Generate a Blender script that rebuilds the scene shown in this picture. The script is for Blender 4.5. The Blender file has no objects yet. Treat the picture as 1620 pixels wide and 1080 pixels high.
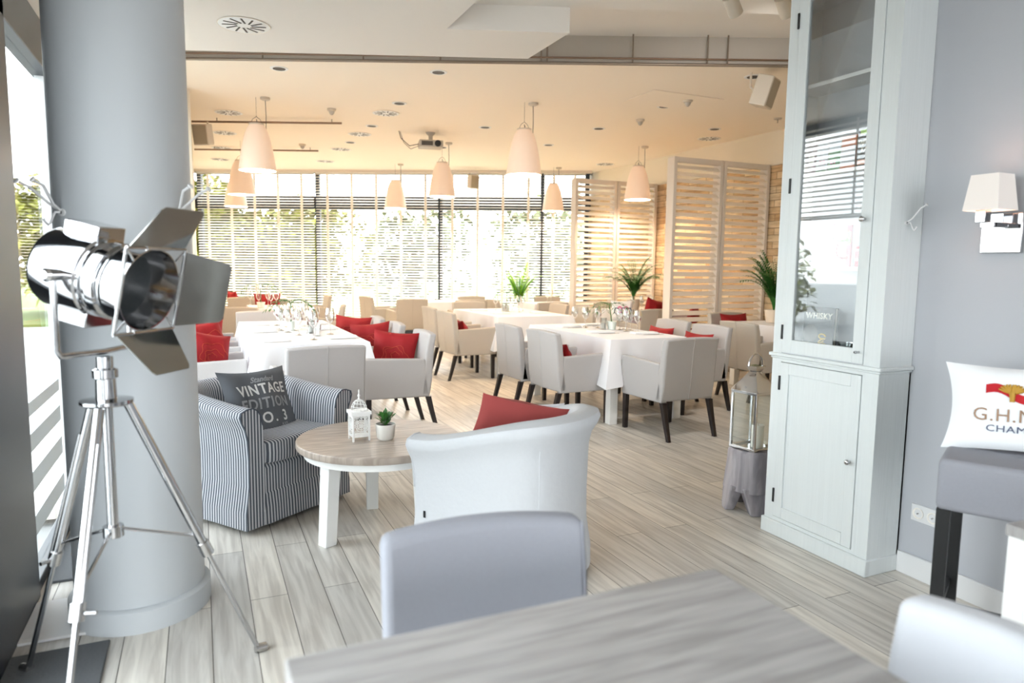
import bpy, bmesh, math, random
from mathutils import Vector, Matrix, noise
S = bpy.context.scene
COL = S.collection
PI = math.pi
random.seed(7)

# ------------------------------------------------------------------ camera
def cam_axes(yaw, pitch, roll):
    f = Vector((math.sin(yaw)*math.cos(pitch), math.cos(yaw)*math.cos(pitch), -math.sin(pitch)))
    r = Vector((math.cos(yaw), -math.sin(yaw), 0)); u = r.cross(f)
    return (r*math.cos(roll)+u*math.sin(roll), -r*math.sin(roll)+u*math.cos(roll), f)
cr, cu, cf = cam_axes(.424114, .107728, .0120784)
cd = bpy.data.cameras.new('camera'); cam = bpy.data.objects.new('camera', cd); COL.objects.link(cam)
m = Matrix.Identity(4)
for i in range(3):
    m[i][0], m[i][1], m[i][2] = cr[i], cu[i], -cf[i]
m[0][3], m[1][3], m[2][3] = 0, 0, 1.42
cam.matrix_world = m
cd.sensor_width = 36; cd.lens = 1094.5/1620*36; cd.clip_start = .05; cd.clip_end = 200
cd.dof.use_dof = True; cd.dof.focus_distance = 4.4; cd.dof.aperture_fstop = 2.0
S.camera = cam

# ------------------------------------------------------------------ world, sun, exposure
S.view_settings.view_transform = 'Standard'; S.view_settings.look = 'None'
S.view_settings.gamma = 1; S.view_settings.use_curve_mapping = False
S.view_settings.exposure = 1.58
S.cycles.use_denoising = True
S.cycles.max_bounces = 10; S.cycles.diffuse_bounces = 5; S.cycles.glossy_bounces = 4
S.cycles.transparent_max_bounces = 16; S.cycles.sample_clamp_indirect = 8
S.cycles.caustics_reflective = False; S.cycles.caustics_refractive = False
W = bpy.data.worlds.new('sky'); S.world = W; W.use_nodes = True
wn = W.node_tree.nodes; wl = W.node_tree.links
bg = wn['Background']
tc = wn.new('ShaderNodeTexCoord'); sx = wn.new('ShaderNodeSeparateXYZ'); rp = wn.new('ShaderNodeValToRGB')
wl.new(tc.outputs['Generated'], sx.inputs[0]); wl.new(sx.outputs['Z'], rp.inputs[0]); wl.new(rp.outputs[0], bg.inputs[0])
rp.color_ramp.elements[0].position = 0.0; rp.color_ramp.elements[0].color = (.95, .98, 1, 1)
rp.color_ramp.elements[1].position = .8; rp.color_ramp.elements[1].color = (.84, .91, 1, 1)
bg.inputs[1].default_value = 3.4
sd = bpy.data.lights.new('sun', 'SUN'); sd.energy = 2.0; sd.angle = .03; sd.color = (1, .93, .82)
sun = bpy.data.objects.new('sun', sd); COL.objects.link(sun)
sun.rotation_euler = Vector((-.25, -.62, -.75)).to_track_quat('-Z', 'Y').to_euler()

def area(name, loc, rot_dir, sx_, sy_, power, color, portal=False):
    d = bpy.data.lights.new(name, 'AREA'); d.shape = 'RECTANGLE'; d.size = sx_; d.size_y = sy_
    d.energy = power; d.color = color
    if portal: d.cycles.is_portal = True
    o = bpy.data.objects.new(name, d); COL.objects.link(o); o.location = loc
    o.rotation_euler = Vector(rot_dir).to_track_quat('-Z', 'Y').to_euler()
    return o
# portals steer sky sampling through windows and a rear end left open for light
area('portal_far_window', (3.55, 14.35, 1.7), (-.455, -.89, 0), 8.2, 3.3, 1, (1, 1, 1), True)
area('portal_left_glass', (-.78, 4.4, 1.4), (1, 0, 0), 8.6, 2.9, 1, (1, 1, 1), True)
area('portal_rear_opening', (1.1, -5.6, 1.6), (0, 1, 0), 3.9, 3.0, 1, (1, 1, 1), True)

# ------------------------------------------------------------------ materials
def lin(c):
    return tuple(((x/12.92) if x <= .04045 else ((x+.055)/1.055)**2.4) for x in c)
def hexc(h):
    return lin(tuple(int(h[i:i+2], 16)/255 for i in (0, 2, 4)))
def new_mat(name):
    m = bpy.data.materials.new(name); m.use_nodes = True
    return m, m.node_tree.nodes, m.node_tree.links, m.node_tree.nodes['Principled BSDF']
def plain(name, h, rough=.5, metal=0, bump=0, bscale=60, var=0, vscale=3, spec=.5, stretch=(1, 1, 1), emit=0, trans=0, sub=0):
    m, n, l, p = new_mat(name)
    c = hexc(h) if isinstance(h, str) else h
    p.inputs['Base Color'].default_value = (*c, 1); p.inputs['Roughness'].default_value = rough
    p.inputs['Metallic'].default_value = metal; p.inputs['Specular IOR Level'].default_value = spec
    if trans: p.inputs['Transmission Weight'].default_value = trans
    if emit:
        p.inputs['Emission Color'].default_value = (*c, 1); p.inputs['Emission Strength'].default_value = emit
    if bump or var:
        t = n.new('ShaderNodeTexCoord'); mp = n.new('ShaderNodeMapping'); mp.inputs['Scale'].default_value = stretch
        l.new(t.outputs['Object'], mp.inputs[0])
    if bump:
        nz = n.new('ShaderNodeTexNoise'); nz.inputs['Scale'].default_value = bscale; nz.inputs['Detail'].default_value = 3
        b = n.new('ShaderNodeBump'); b.inputs['Strength'].default_value = bump; b.inputs['Distance'].default_value = .004
        l.new(mp.outputs[0], nz.inputs[0]); l.new(nz.outputs[0], b.inputs['Height']); l.new(b.outputs[0], p.inputs['Normal'])
    if var:
        nz = n.new('ShaderNodeTexNoise'); nz.inputs['Scale'].default_value = vscale; nz.inputs['Detail'].default_value = 5
        mx = n.new('ShaderNodeMix'); mx.data_type = 'RGBA'
        mx.inputs[6].default_value = (*[x*(1-var) for x in c], 1); mx.inputs[7].default_value = (*[min(1, x*(1+var)) for x in c], 1)
        l.new(mp.outputs[0], nz.inputs[0]); l.new(nz.outputs[0], mx.inputs[0]); l.new(mx.outputs[2], p.inputs['Base Color'])
    return m
def wood(name, ca, cb, stretch, rough=.45, plank=None, gap='4a4642', bump=.25, spec=.5, gapw=.012, plen=1.5):
    m, n, l, p = new_mat(name)
    t = n.new('ShaderNodeTexCoord'); mp = n.new('ShaderNodeMapping'); mp.inputs['Scale'].default_value = stretch
    l.new(t.outputs['Object'], mp.inputs[0])
    nz = n.new('ShaderNodeTexNoise'); nz.inputs['Scale'].default_value = 1; nz.inputs['Detail'].default_value = 6; nz.inputs['Distortion'].default_value = .6
    l.new(mp.outputs[0], nz.inputs[0])
    r = n.new('ShaderNodeValToRGB'); r.color_ramp.elements[0].position = .36; r.color_ramp.elements[1].position = .62
    r.color_ramp.elements[0].color = (*hexc(ca), 1); r.color_ramp.elements[1].color = (*hexc(cb), 1)
    l.new(nz.outputs[0], r.inputs[0])
    src = r.outputs[0]
    b = n.new('ShaderNodeBump'); b.inputs['Strength'].default_value = bump; b.inputs['Distance'].default_value = .003
    l.new(nz.outputs[0], b.inputs['Height']); l.new(b.outputs[0], p.inputs['Normal'])
    if plank:
        mp2 = n.new('ShaderNodeMapping'); mp2.inputs['Rotation'].default_value = (0, 0, PI/2); mp2.inputs['Location'].default_value = (0, .0, 0)
        l.new(t.outputs['Object'], mp2.inputs[0])
        br = n.new('ShaderNodeTexBrick'); br.inputs['Scale'].default_value = 1
        br.inputs['Brick Width'].default_value = plen; br.inputs['Row Height'].default_value = plank
        br.inputs['Mortar Size'].default_value = gapw/2; br.inputs['Mortar Smooth'].default_value = .3; br.offset = .37; br.offset_frequency = 2
        br.inputs['Color1'].default_value = (.86, .86, .86, 1); br.inputs['Color2'].default_value = (1.12, 1.1, 1.06, 1); br.inputs['Mortar'].default_value = (*[x*1.0 for x in hexc(gap)], 1)
        l.new(mp2.outputs[0], br.inputs[0])
        mx = n.new('ShaderNodeMix'); mx.data_type = 'RGBA'; mx.blend_type = 'MULTIPLY'; mx.inputs[0].default_value = 1
        l.new(src, mx.inputs[6]); l.new(br.outputs[0], mx.inputs[7]); src = mx.outputs[2]
        ad = n.new('ShaderNodeMath'); ad.operation = 'SUBTRACT'; l.new(nz.outputs[0], ad.inputs[0]); l.new(br.outputs['Fac'], ad.inputs[1])
        l.new(ad.outputs[0], b.inputs['Height'])
    l.new(src, p.inputs['Base Color'])
    p.inputs['Roughness'].default_value = rough; p.inputs['Specular IOR Level'].default_value = spec
    return m
def striped(name):
    m, n, l, p = new_mat(name)
    uv = n.new('ShaderNodeTexCoord'); s = n.new('ShaderNodeSeparateXYZ'); l.new(uv.outputs['UV'], s.inputs[0])
    d = n.new('ShaderNodeMath'); d.operation = 'MULTIPLY'; d.inputs[1].default_value = 1/.0195; l.new(s.outputs['X'], d.inputs[0])
    f = n.new('ShaderNodeMath'); f.operation = 'FRACT'; l.new(d.outputs[0], f.inputs[0])
    r = n.new('ShaderNodeValToRGB'); e = r.color_ramp.elements
    e[0].position = 0; e[0].color = (*hexc('4a505a'), 1); e[1].position = .48; e[1].color = (*hexc('50565f'), 1)
    a = e.new(.55); a.color = (*hexc('bfc1c5'), 1); a = e.new(.93); a.color = (*hexc('bfc1c5'), 1); a = e.new(1); a.color = (*hexc('4a505a'), 1)
    l.new(f.outputs[0], r.inputs[0]); l.new(r.outputs[0], p.inputs['Base Color']); p.inputs['Roughness'].default_value = .9
    return m
def thin_glass(name, tint=(1, 1, 1), refl=.06, fr=1.0):
    m = bpy.data.materials.new(name); m.use_nodes = True; n = m.node_tree.nodes; l = m.node_tree.links; n.clear()
    o = n.new('ShaderNodeOutputMaterial'); t = n.new('ShaderNodeBsdfTransparent'); g = n.new('ShaderNodeBsdfGlossy'); mx = n.new('ShaderNodeMixShader')
    lw = n.new('ShaderNodeFresnel'); lw.inputs[0].default_value = 1.45
    mu = n.new('ShaderNodeMath'); mu.operation = 'MULTIPLY_ADD'; mu.inputs[1].default_value = fr; mu.inputs[2].default_value = refl; mu.use_clamp = True
    l.new(lw.outputs[0], mu.inputs[0])
    g.inputs['Roughness'].default_value = .02; t.inputs[0].default_value = (*tint, 1)
    l.new(mu.outputs[0], mx.inputs[0]); l.new(t.outputs[0], mx.inputs[1]); l.new(g.outputs[0], mx.inputs[2]); l.new(mx.outputs[0], o.inputs[0])
    return m
def brickwood(name):
    m, n, l, p = new_mat(name)
    t = n.new('ShaderNodeTexCoord'); mp = n.new('ShaderNodeMapping'); mp.inputs['Rotation'].default_value = (PI/2, 0, PI/2)
    sp = n.new('ShaderNodeSeparateXYZ'); cb = n.new('ShaderNodeCombineXYZ'); l.new(t.outputs['Object'], sp.inputs[0])
    l.new(sp.outputs['Y'], cb.inputs['X']); l.new(sp.outputs['Z'], cb.inputs['Y'])
    br = n.new('ShaderNodeTexBrick'); br.inputs['Scale'].default_value = 1; br.inputs['Brick Width'].default_value = .42; br.inputs['Row Height'].default_value = .095
    br.inputs['Mortar Size'].default_value = .003; br.inputs['Color1'].default_value = (*hexc('c9a273'), 1); br.inputs['Color2'].default_value = (*hexc('ecd6b0'), 1); br.inputs['Mortar'].default_value = (*hexc('70523a'), 1)
    br.inputs['Bias'].default_value = .1; br.squash = 1.3; br.squash_frequency = 3
    l.new(cb.outputs[0], br.inputs[0])
    nz = n.new('ShaderNodeTexNoise'); nz.inputs['Scale'].default_value = 9; mp2 = n.new('ShaderNodeMapping'); mp2.inputs['Scale'].default_value = (1, .5, 4); l.new(t.outputs['Object'], mp2.inputs[0]); l.new(mp2.outputs[0], nz.inputs[0])
    mx = n.new('ShaderNodeMix'); mx.data_type = 'RGBA'; mx.blend_type = 'MULTIPLY'; mx.inputs[0].default_value = .5
    r = n.new('ShaderNodeValToRGB'); r.color_ramp.elements[0].position = .35; r.color_ramp.elements[0].color = (.45, .35, .28, 1); r.color_ramp.elements[1].position = .6; r.color_ramp.elements[1].color = (1, 1, 1, 1)
    l.new(nz.outputs[0], r.inputs[0]); l.new(br.outputs[0], mx.inputs[6]); l.new(r.outputs[0], mx.inputs[7]); l.new(mx.outputs[2], p.inputs['Base Color'])
    b = n.new('ShaderNodeBump'); b.inputs['Strength'].default_value = .6; b.inputs['Distance'].default_value = .01; b.invert = True
    l.new(br.outputs['Fac'], b.inputs['Height']); l.new(b.outputs[0], p.inputs['Normal']); p.inputs['Roughness'].default_value = .7
    return m
def shade_mat(name, h, emit, col):
    m, n, l, p = new_mat(name); c = hexc(h)
    p.inputs['Base Color'].default_value = (*c, 1); p.inputs['Roughness'].default_value = .45
    p.inputs['Subsurface Weight'].default_value = 0
    p.inputs['Emission Color'].default_value = (*col, 1); p.inputs['Emission Strength'].default_value = emit
    return m

M = dict(
    floor=wood('oak_floor', 'b9b4ad', 'd6d2cb', (34, 2.2, 4), rough=.4, plank=.1525, gap='6f6963', bump=.4, gapw=.004),
    fgtop=wood('grey_table_top', '8c8987', 'a9a6a4', (3.0, 38, 4), rough=.5, bump=.3),
    rtop=wood('washed_oak', '9a8d82', 'bbaea2', (5, 48, 4), rough=.38, bump=.35, plank=None),
    wallgrey=plain('grey_wall_paint', 'b4b6bb', .75, bump=.08, bscale=80),
    column=plain('column_paint', 'bbbfc2', .55, bump=.05, bscale=30),
    wallbeige=plain('beige_wall_paint', 'e6dcc9', .8),
    skirt=plain('white_skirting', 'dcdcdc', .5),
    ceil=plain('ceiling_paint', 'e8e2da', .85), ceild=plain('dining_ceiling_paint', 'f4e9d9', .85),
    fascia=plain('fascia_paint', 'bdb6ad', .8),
    brick=brickwood('split_timber_blocks'),
    dark=plain('anthracite_frame', '2c3138', .4, spec=.4), darkmat=plain('dark_mat', '5a5c5e', .9, bump=.5, bscale=90),
    glass=thin_glass('window_glass', (.97, .99, .985), .01, .3), cglass=thin_glass('cabinet_glass', (.97, .98, .98), .01, .62),
    drink=thin_glass('drinking_glass', (.95, .97, .97), .10),
    frost=plain('frosted_strip', 'cfd6d8', .6),
    slat=plain('blind_slat', 'f2eee6', .6), tape=plain('ladder_tape', 'f0ebe2', .8),
    white=plain('white_lacquer', 'e9e9e7', .45, bump=.05, bscale=40), louvre=plain('louvre_paint', 'efe6da', .5),
    louvref=plain('louvre_frame_paint', 'd9cfc4', .5),
    cab=plain('brushed_white_wood', 'd0d5d5', .5, bump=.35, bscale=1.0, var=.05, vscale=1.0, stretch=(90, 90, 2.2)),
    cabin=plain('cabinet_inside', 'b9bcc0', .6),
    chair=plain('greige_upholstery', 'aeabaa', .95, bump=.35, bscale=420, var=.07, vscale=260, spec=.2),
    chairlt=plain('beige_upholstery', 'b3aca2', .95, bump=.3, bscale=420, var=.05, vscale=200, spec=.2),
    fgchair=plain('silver_upholstery', '92939a', .85, bump=.3, bscale=500, var=.05, vscale=120, spec=.3),
    fgchair2=plain('pale_upholstery', 'c9cbd0', .85, bump=.2, bscale=500, spec=.3),
    leg=plain('dark_wenge', '1d1516', .35), black=plain('black_plastic', '101112', .5),
    linen=plain('white_linen_slipcover', 'c2c4c7', .9, bump=.9, bscale=16, var=.03, vscale=80, spec=.2),
    cloth=plain('white_tablecloth', 'e2e2e5', .9, bump=.1, bscale=12, spec=.2),
    napkin=plain('white_napkin', 'ececec', .9), stripe=striped('ticking_stripe'),
    red=plain('red_cushion_fabric', '8a000b', .8, bump=.3, bscale=20, var=.12, vscale=6),
    orange=plain('gold_embroidery', 'b23f22', .7), coral=plain('coral_fabric', '9c4441', .9, bump=.5, bscale=9),
    char=plain('charcoal_fabric', '54575c', .9, bump=.5, bscale=9), print=plain('pale_print', 'c9c9c8', .9),
    printf=plain('faded_print', '8f9194', .9),
    whitecush=plain('white_cotton', 'e6e8ea', .9, bump=.6, bscale=7), ribbon=plain('red_ribbon', 'b5121e', .8),
    gold=plain('gold_print', 'b58a2c', .6), bronze=plain('bronze_print', '9b7d66', .8), navy=plain('navy_print', '4c5570', .8),
    chrome=plain('chrome', (.52, .52, .53), .07, 1), reflchrome=plain('dark_reflection_chrome', (.30, .30, .29), .10, 1), steel=plain('brushed_steel', (.55, .54, .53), .25, 1), mesh=plain('dark_lens_mesh', '23292c', .5, bump=.8, bscale=300),  # barn-door chrome darkened: dark reflections put into its colour
    pipe=plain('bronze_pipe', '8a7260', .4, .6), rail=plain('rail_metal', '96897c', .4, .7),
    leaf=plain('palm_leaf', '3f7a26', .5, var=.3, vscale=8), leafd=plain('dark_leaf', '2f6a24', .4, var=.3, vscale=10), leafl=plain('bright_leaf', '9fd42c', .5, var=.2),
    pot=plain('pale_green_pot', 'dfe6de', .35), potw=plain('white_pot', 'e4e2dc', .4), soil=plain('soil', '2b211b', .9), terra=plain('pale_planter', 'd8c8b4', .6),
    cream=plain('cream_plastic', 'c9beae', .5), grille=plain('speaker_grille', 'a09480', .7), projm=plain('projector_plastic', 'b8b0a5', .5),
    candle=plain('candle_wax', 'f1efe8', .5), weather=wood('weathered_wood', '6e6a70', 'a39da0', (14, 14, 2), rough=.8, bump=1.0),
    alarm=plain('alarm_red', 'b3101a', .3), lampshade=shade_mat('sconce_shade', 'e4dfda', .04, (1, .72, .6)),
    pend=shade_mat('pendant_shade', 'd8cbbd', .11, (1, .58, .36)), bulb=shade_mat('bulb_glow', 'ffd9b0', 4.0, (1, .66, .36)), cable=plain('grey_cable', '4f4a46', .6),
    paper=plain('book_pages', 'e8e2d2', .8), bk_dark=plain('dark_cover', '1c2226', .4), bk_plum=plain('plum_cover', '5a1e48', .5), bk_green=plain('green_cover', '1f7a3c', .5),
    bk_grey=plain('pale_cover', 'b9c3cc', .5), bk_orange=plain('orange_cover', 'c4652e', .5), pink=plain('pink_print', 'd6208a', .5), yellow=plain('yellow_print', 'd9b421', .5),
    tin=plain('red_tin', 'c01840', .35), hookred=plain('red_hook', '9b1026', .3), hookgreen=plain('green_hook', '6f9a1c', .3),
    terrace=plain('terrace_paving', '9c9c9a', .8, var=.05), grass=plain('lawn', '5a6b34', .9, var=.2, vscale=.6), foliage=plain('hedge_leaf', '75751a', .8, var=.35, vscale=1.5), trunk=plain('bark', '6a5a48', .9),
    foliage2=plain('pale_tree_leaf', '6f7650', .8, var=.2, vscale=1.5),
)

# ------------------------------------------------------------------ mesh builder
class MB:
    def __init__(s): s.v = []; s.f = []; s.uv = {}
    def add(s, vs, fs, uvs=None, mtx=None):
        b = len(s.v)
        s.v += [tuple(mtx @ Vector(p)) if mtx else tuple(p) for p in vs]
        for i, f in enumerate(fs):
            if uvs: s.uv[len(s.f)] = [uvs[k] for k in f]
            s.f.append([b+k for k in f])
        return s
    def box(s, x0, y0, z0, x1, y1, z1, mtx=None):
        vs = [(x, y, z) for z in (z0, z1) for y in (y0, y1) for x in (x0, x1)]
        return s.add(vs, [(0, 2, 3, 1), (4, 5, 7, 6), (0, 1, 5, 4), (2, 6, 7, 3), (0, 4, 6, 2), (1, 3, 7, 5)], None, mtx)
    def cbox(s, c, d, mtx=None):
        return s.box(c[0]-d[0]/2, c[1]-d[1]/2, c[2]-d[2]/2, c[0]+d[0]/2, c[1]+d[1]/2, c[2]+d[2]/2, mtx)
    def hexa(s, bot, top, mtx=None):   # two quads
        return s.add(list(bot)+list(top), [(3, 2, 1, 0), (4, 5, 6, 7), (0, 1, 5, 4), (1, 2, 6, 5), (2, 3, 7, 6), (3, 0, 4, 7)], None, mtx)
    def prism(s, poly, z0, z1, mtx=None):
        n = len(poly)
        vs = [(x, y, z0) for x, y in poly]+[(x, y, z1) for x, y in poly]
        fs = [tuple(range(n-1, -1, -1)), tuple(range(n, 2*n))]+[(i, (i+1) % n, (i+1) % n+n, i+n) for i in range(n)]
        return s.add(vs, fs, None, mtx)
    def grid(s, P, UV=None, cu=False, cv=False, mtx=None, flip=False):
        n, m_ = len(P), len(P[0]); vs = [p for r in P for p in r]; uvs = [q for r in UV for q in r] if UV else None
        fs = []
        for i in range(n if cu else n-1):
            for j in range(m_ if cv else m_-1):
                f = (i*m_+j, i*m_+(j+1) % m_, ((i+1) % n)*m_+(j+1) % m_, ((i+1) % n)*m_+j)
                fs.append(f[::-1] if flip else f)
        return s.add(vs, fs, uvs, mtx)
    def lathe(s, prof, seg=24, mtx=None):
        P = [[(r*math.cos(2*PI*j/seg), r*math.sin(2*PI*j/seg), z) for j in range(seg)] for r, z in prof]
        return s.grid(P, cv=True, mtx=mtx, flip=True)
    def tube(s, path, r, seg=8, mtx=None, caps=True):
        path = [Vector(p) for p in path]; n = len(path); rr = r if isinstance(r, (list, tuple)) else [r]*n
        P = []; up = None
        for i, p in enumerate(path):
            t = (path[min(i+1, n-1)]-path[max(i-1, 0)]).normalized()
            if up is None: up = t.orthogonal().normalized()
            else: up = (up-t*up.dot(t)).normalized()
            w = t.cross(up)
            P.append([tuple(p+(up*math.cos(2*PI*j/seg)+w*math.sin(2*PI*j/seg))*rr[i]) for j in range(seg)])
        s.grid(P, cv=True, mtx=mtx)
        if caps:
            b = len(s.v)-n*seg
            s.f.append([b+j for j in range(seg)][::-1]); s.f.append([b+(n-1)*seg+j for j in range(seg)])
        return s
    def sbox(s, c, d, e=.25, nu=20, nv=12, mtx=None, uvx=True):   # superellipsoid cushion block
        def pw(t, e): return math.copysign(abs(t)**e, t)
        P = []; U = []
        for i in range(nu+1):
            a = -PI+2*PI*i/nu; r = []; q = []
            for j in range(nv+1):
                b = -PI/2+PI*j/nv
                x = d[0]/2*pw(math.cos(b), e)*pw(math.cos(a), e); y = d[1]/2*pw(math.cos(b), e)*pw(math.sin(a), e); z = d[2]/2*pw(math.sin(b), e)
                r.append((c[0]+x, c[1]+y, c[2]+z)); q.append((x+1, y))
            P.append(r); U.append(q)
        return s.grid(P, U, mtx=mtx)
    def leaf(s, base, d, L, w, droop=.3, up=Vector((0, 0, 1))):
        base = Vector(base); d = Vector(d).normalized(); side = d.cross(up)
        if side.length < .1: side = d.cross(Vector((1, 0, 0)))
        side.normalize(); m1 = base+d*L*.5-Vector((0, 0, droop*L*.12)); tip = base+d*L-Vector((0, 0, droop*L*.5))
        return s.add([base, m1+side*w/2, tip, m1-side*w/2], [(0, 1, 2, 3)])
    def build(s, name, mat, parent=None, smooth=None, bevel=0, bseg=2, loc=None, rz=0, mtx=None, subd=0):
        me = bpy.data.meshes.new(name); me.from_pydata(s.v, [], s.f); me.validate(clean_customdata=False)
        if s.uv:
            ul = me.uv_layers.new(name='UVMap')
            for i, p in enumerate(me.polygons):
                if i in s.uv:
                    for k, li in enumerate(p.loop_indices): ul.data[li].uv = s.uv[i][k][:2]
        me.materials.append(M[mat] if isinstance(mat, str) else mat)
        if smooth is not None:
            me.shade_smooth(); me.set_sharp_from_angle(angle=math.radians(smooth))
        o = bpy.data.objects.new(name, me); COL.objects.link(o)
        if bevel:
            b = o.modifiers.new('bevel', 'BEVEL'); b.width = bevel; b.segments = bseg; b.limit_method = 'ANGLE'; b.angle_limit = math.radians(40)
            if smooth is None: me.shade_smooth(); me.set_sharp_from_angle(angle=math.radians(75))
        if subd:
            b = o.modifiers.new('subdivision', 'SUBSURF'); b.levels = subd; b.render_levels = subd
        if parent: o.parent = parent
        if mtx is not None: o.matrix_local = mtx
        else:
            if loc is not None: o.location = loc
            if rz: o.rotation_euler = (0, 0, rz)
        return o

def tag(o, label, cat, group=None, kind=None):
    if label: o['label'] = label
    if cat: o['category'] = cat
    if group: o['group'] = group
    if kind: o['kind'] = kind
    return o
def thing(name, label, cat, loc=(0, 0, 0), rz=0, group=None, mtx=None):
    o = bpy.data.objects.new(name, None); COL.objects.link(o); o.empty_display_size = .1
    if mtx is not None: o.matrix_world = mtx
    else: o.location = loc; o.rotation_euler = (0, 0, rz)
    return tag(o, label, cat, group)
def struct(name, mb, mat, **k):
    o = mb.build(name, mat, **k); o['kind'] = 'structure'; return o
CH = {}
def copy_tree(o, parent=None):
    c = o.copy(); COL.objects.link(c)
    if parent: c.parent = parent
    for ch in [x for x in list(COL.objects) if x.parent == o]: copy_tree(ch, c)
    return c
PROTO = {}
def place(key, maker, label, loc, rz=0, group=None, scale=None):
    """first use places the built thing itself, later uses copy it with all its parts"""
    if key not in PROTO:
        o = PROTO[key] = maker()
    else:
        o = copy_tree(PROTO[key])
    o['label'] = label; o.location = loc; o.rotation_euler = (0, 0, rz)
    if group: o['group'] = group
    elif 'group' in o: del o['group']
    if scale: o.scale = (scale,)*3
    return o
def text(name, s, size, mat, parent, fn, spacing=1.0, depth=.0008, font_shear=0, sx=1.0, cuts=1, bold=.018):
    """lettering as thin mesh; fn maps flat (x, y, h) onto the carrying surface"""
    c = bpy.data.curves.new(name, 'FONT'); c.body = s; c.size = size; c.align_x = 'CENTER'; c.align_y = 'CENTER'
    c.space_character = spacing; c.extrude = depth; c.shear = font_shear; c.resolution_u = 3; c.offset = size*bold
    t = bpy.data.objects.new(name, c); COL.objects.link(t)
    dg = bpy.context.evaluated_depsgraph_get(); me = bpy.data.meshes.new_from_object(t.evaluated_get(dg))
    bpy.data.objects.remove(t); bpy.data.curves.remove(c)
    if cuts:
        bm = bmesh.new(); bm.from_mesh(me); bmesh.ops.subdivide_edges(bm, edges=[e for e in bm.edges if e.calc_length() > size*.12], cuts=cuts); bmesh.ops.triangulate(bm, faces=bm.faces); bm.to_mesh(me); bm.free()
    for v in me.vertices: v.co = fn(v.co.x*sx, v.co.y, v.co.z+depth)
    me.materials.clear(); me.materials.append(M[mat])
    o = bpy.data.objects.new(name, me); COL.objects.link(o); o.parent = parent
    return o

# ------------------------------------------------------------------ room shell
CZ = 3.32
struct('floor', MB().prism([(-.72, -5.6), (7.35, -5.6), (7.35, 12.45), (-.1, 16.3), (-1.2, 16.3), (-1.2, 4.6), (-.72, 4.6)], -.06, 0), 'floor')
dk = lambda x: 7.37-.4515*(x+.01)        # near edge of the dining ceiling
struct('ceiling', MB().prism([(-1.2, dk(-1.2)), (7.4, dk(7.4)), (7.4, 12.5), (-.2, 16.4), (-1.2, 16.4)], CZ, CZ+.3), 'ceild')
nl = lambda x: 4.685-.382*(x-1.617)
fl = lambda x: 6.02-.4025*x
struct('ceiling_upper', MB().prism([(-1.3, 2.8), (7.4, 2.2), (7.4, dk(7.4)+.02), (-1.3, dk(-1.3)+.02)], 3.56, 3.7), 'ceil')
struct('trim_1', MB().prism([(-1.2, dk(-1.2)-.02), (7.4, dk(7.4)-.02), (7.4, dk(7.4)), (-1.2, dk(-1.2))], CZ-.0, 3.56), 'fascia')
struct('ceiling_near', MB().prism([(1.6, -5.6), (3.2, -5.6), (3.2, 2.95), (7.4, 2.95), (7.4, nl(7.4)), (2.39, nl(2.39)), (1.6, nl(1.6))], 3.2, 3.55), 'ceil')
struct('ceiling_soffit', MB().prism([(-1.2, -5.6), (1.6, -5.6), (1.6, nl(1.6)), (2.39, nl(2.39)), (2.39, fl(2.39)), (-1.2, fl(-1.2))], 3.03, 3.5), 'ceil')
# walls
struct('wall_right', MB().box(3.0, -5.6, 0, 3.12, 2.74, 3.3), 'wallgrey')
struct('wall_light_block', MB().box(3.12, 2.6, 0, 7.4, 2.74, 3.6), 'wallbeige')  # unseen wall added to block sky light from this side
struct('wall_far_right', MB().box(7.3, 2.74, 2.85, 7.42, 12.46, CZ+.1), 'wallbeige')
struct('wall_timber', MB().box(7.28, 2.74, 0, 7.42, 12.46, 2.85), 'brick')
struct('wall_left', MB().box(-.15, 8.75, 0, -.03, 16.15, CZ), 'wallbeige')
struct('wall_left_return', MB().box(-.8, 8.63, 0, -.03, 8.75, CZ+.2), 'wallbeige')
k = MB()
for y0, y1 in ((4.72, 4.8), (6.6, 6.7), (8.53, 8.63)): k.box(-.75, y0, 0, -.66, y1, 2.95)
k.box(-.75, 4.72, 2.9, -.66, 8.63, 3.02); k.box(-.75, 4.72, 0, -.66, 8.63, .08)
w3 = struct('window_3', k, 'dark', bevel=.004)
MB().box(-.712, 4.8, .08, -.704, 8.53, 2.9).build('glass_pane', 'glass', w3)
struct('wall_left_head', MB().box(-.8, 4.72, 3.02, -.66, 8.63, 3.7), 'wallbeige')
struct('trim_2', MB().box(-.78, -5.6, 2.58, -.66, 4.72, 3.1), 'ceil')
struct('wall_left_near', MB().box(-.78, -5.6, 0, -.66, .1, 2.6), 'wallgrey')
struct('baseboard_right', MB().box(2.984, -5.6, 0, 3.0, 2.13, .105), 'skirt', bevel=.004)
# bronze support rail along the edge of the dining ceiling
def dline(x, off=0, z=3.3): return Vector((x, dk(x)-.08-off, z))
r_ = thing('ceiling_rail', 'long bronze double rail hung along the front edge of the dining ceiling', 'rail', (2.5, dk(2.5)-.1, 3.3))
inv = Matrix.Translation(-r_.location)
MB().tube([dline(-.5, 0, 3.295), dline(5.2, 0, 3.295)], .014, 8, inv).build('rail_tube', 'rail', r_, smooth=60)
MB().tube([dline(-.5, .0, 3.345), dline(5.2, .0, 3.345)], .009, 8, inv).build('rail_tube', 'pipe', r_, smooth=60)
for x in (2.95, 3.0, 3.72, 4.35, 4.52, 1.45, .6, 2.1):
    MB().tube([dline(x, 0, 3.30), dline(x, 0, 3.56)], .008, 6, inv).build('hanger_rod', 'rail', r_)

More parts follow.
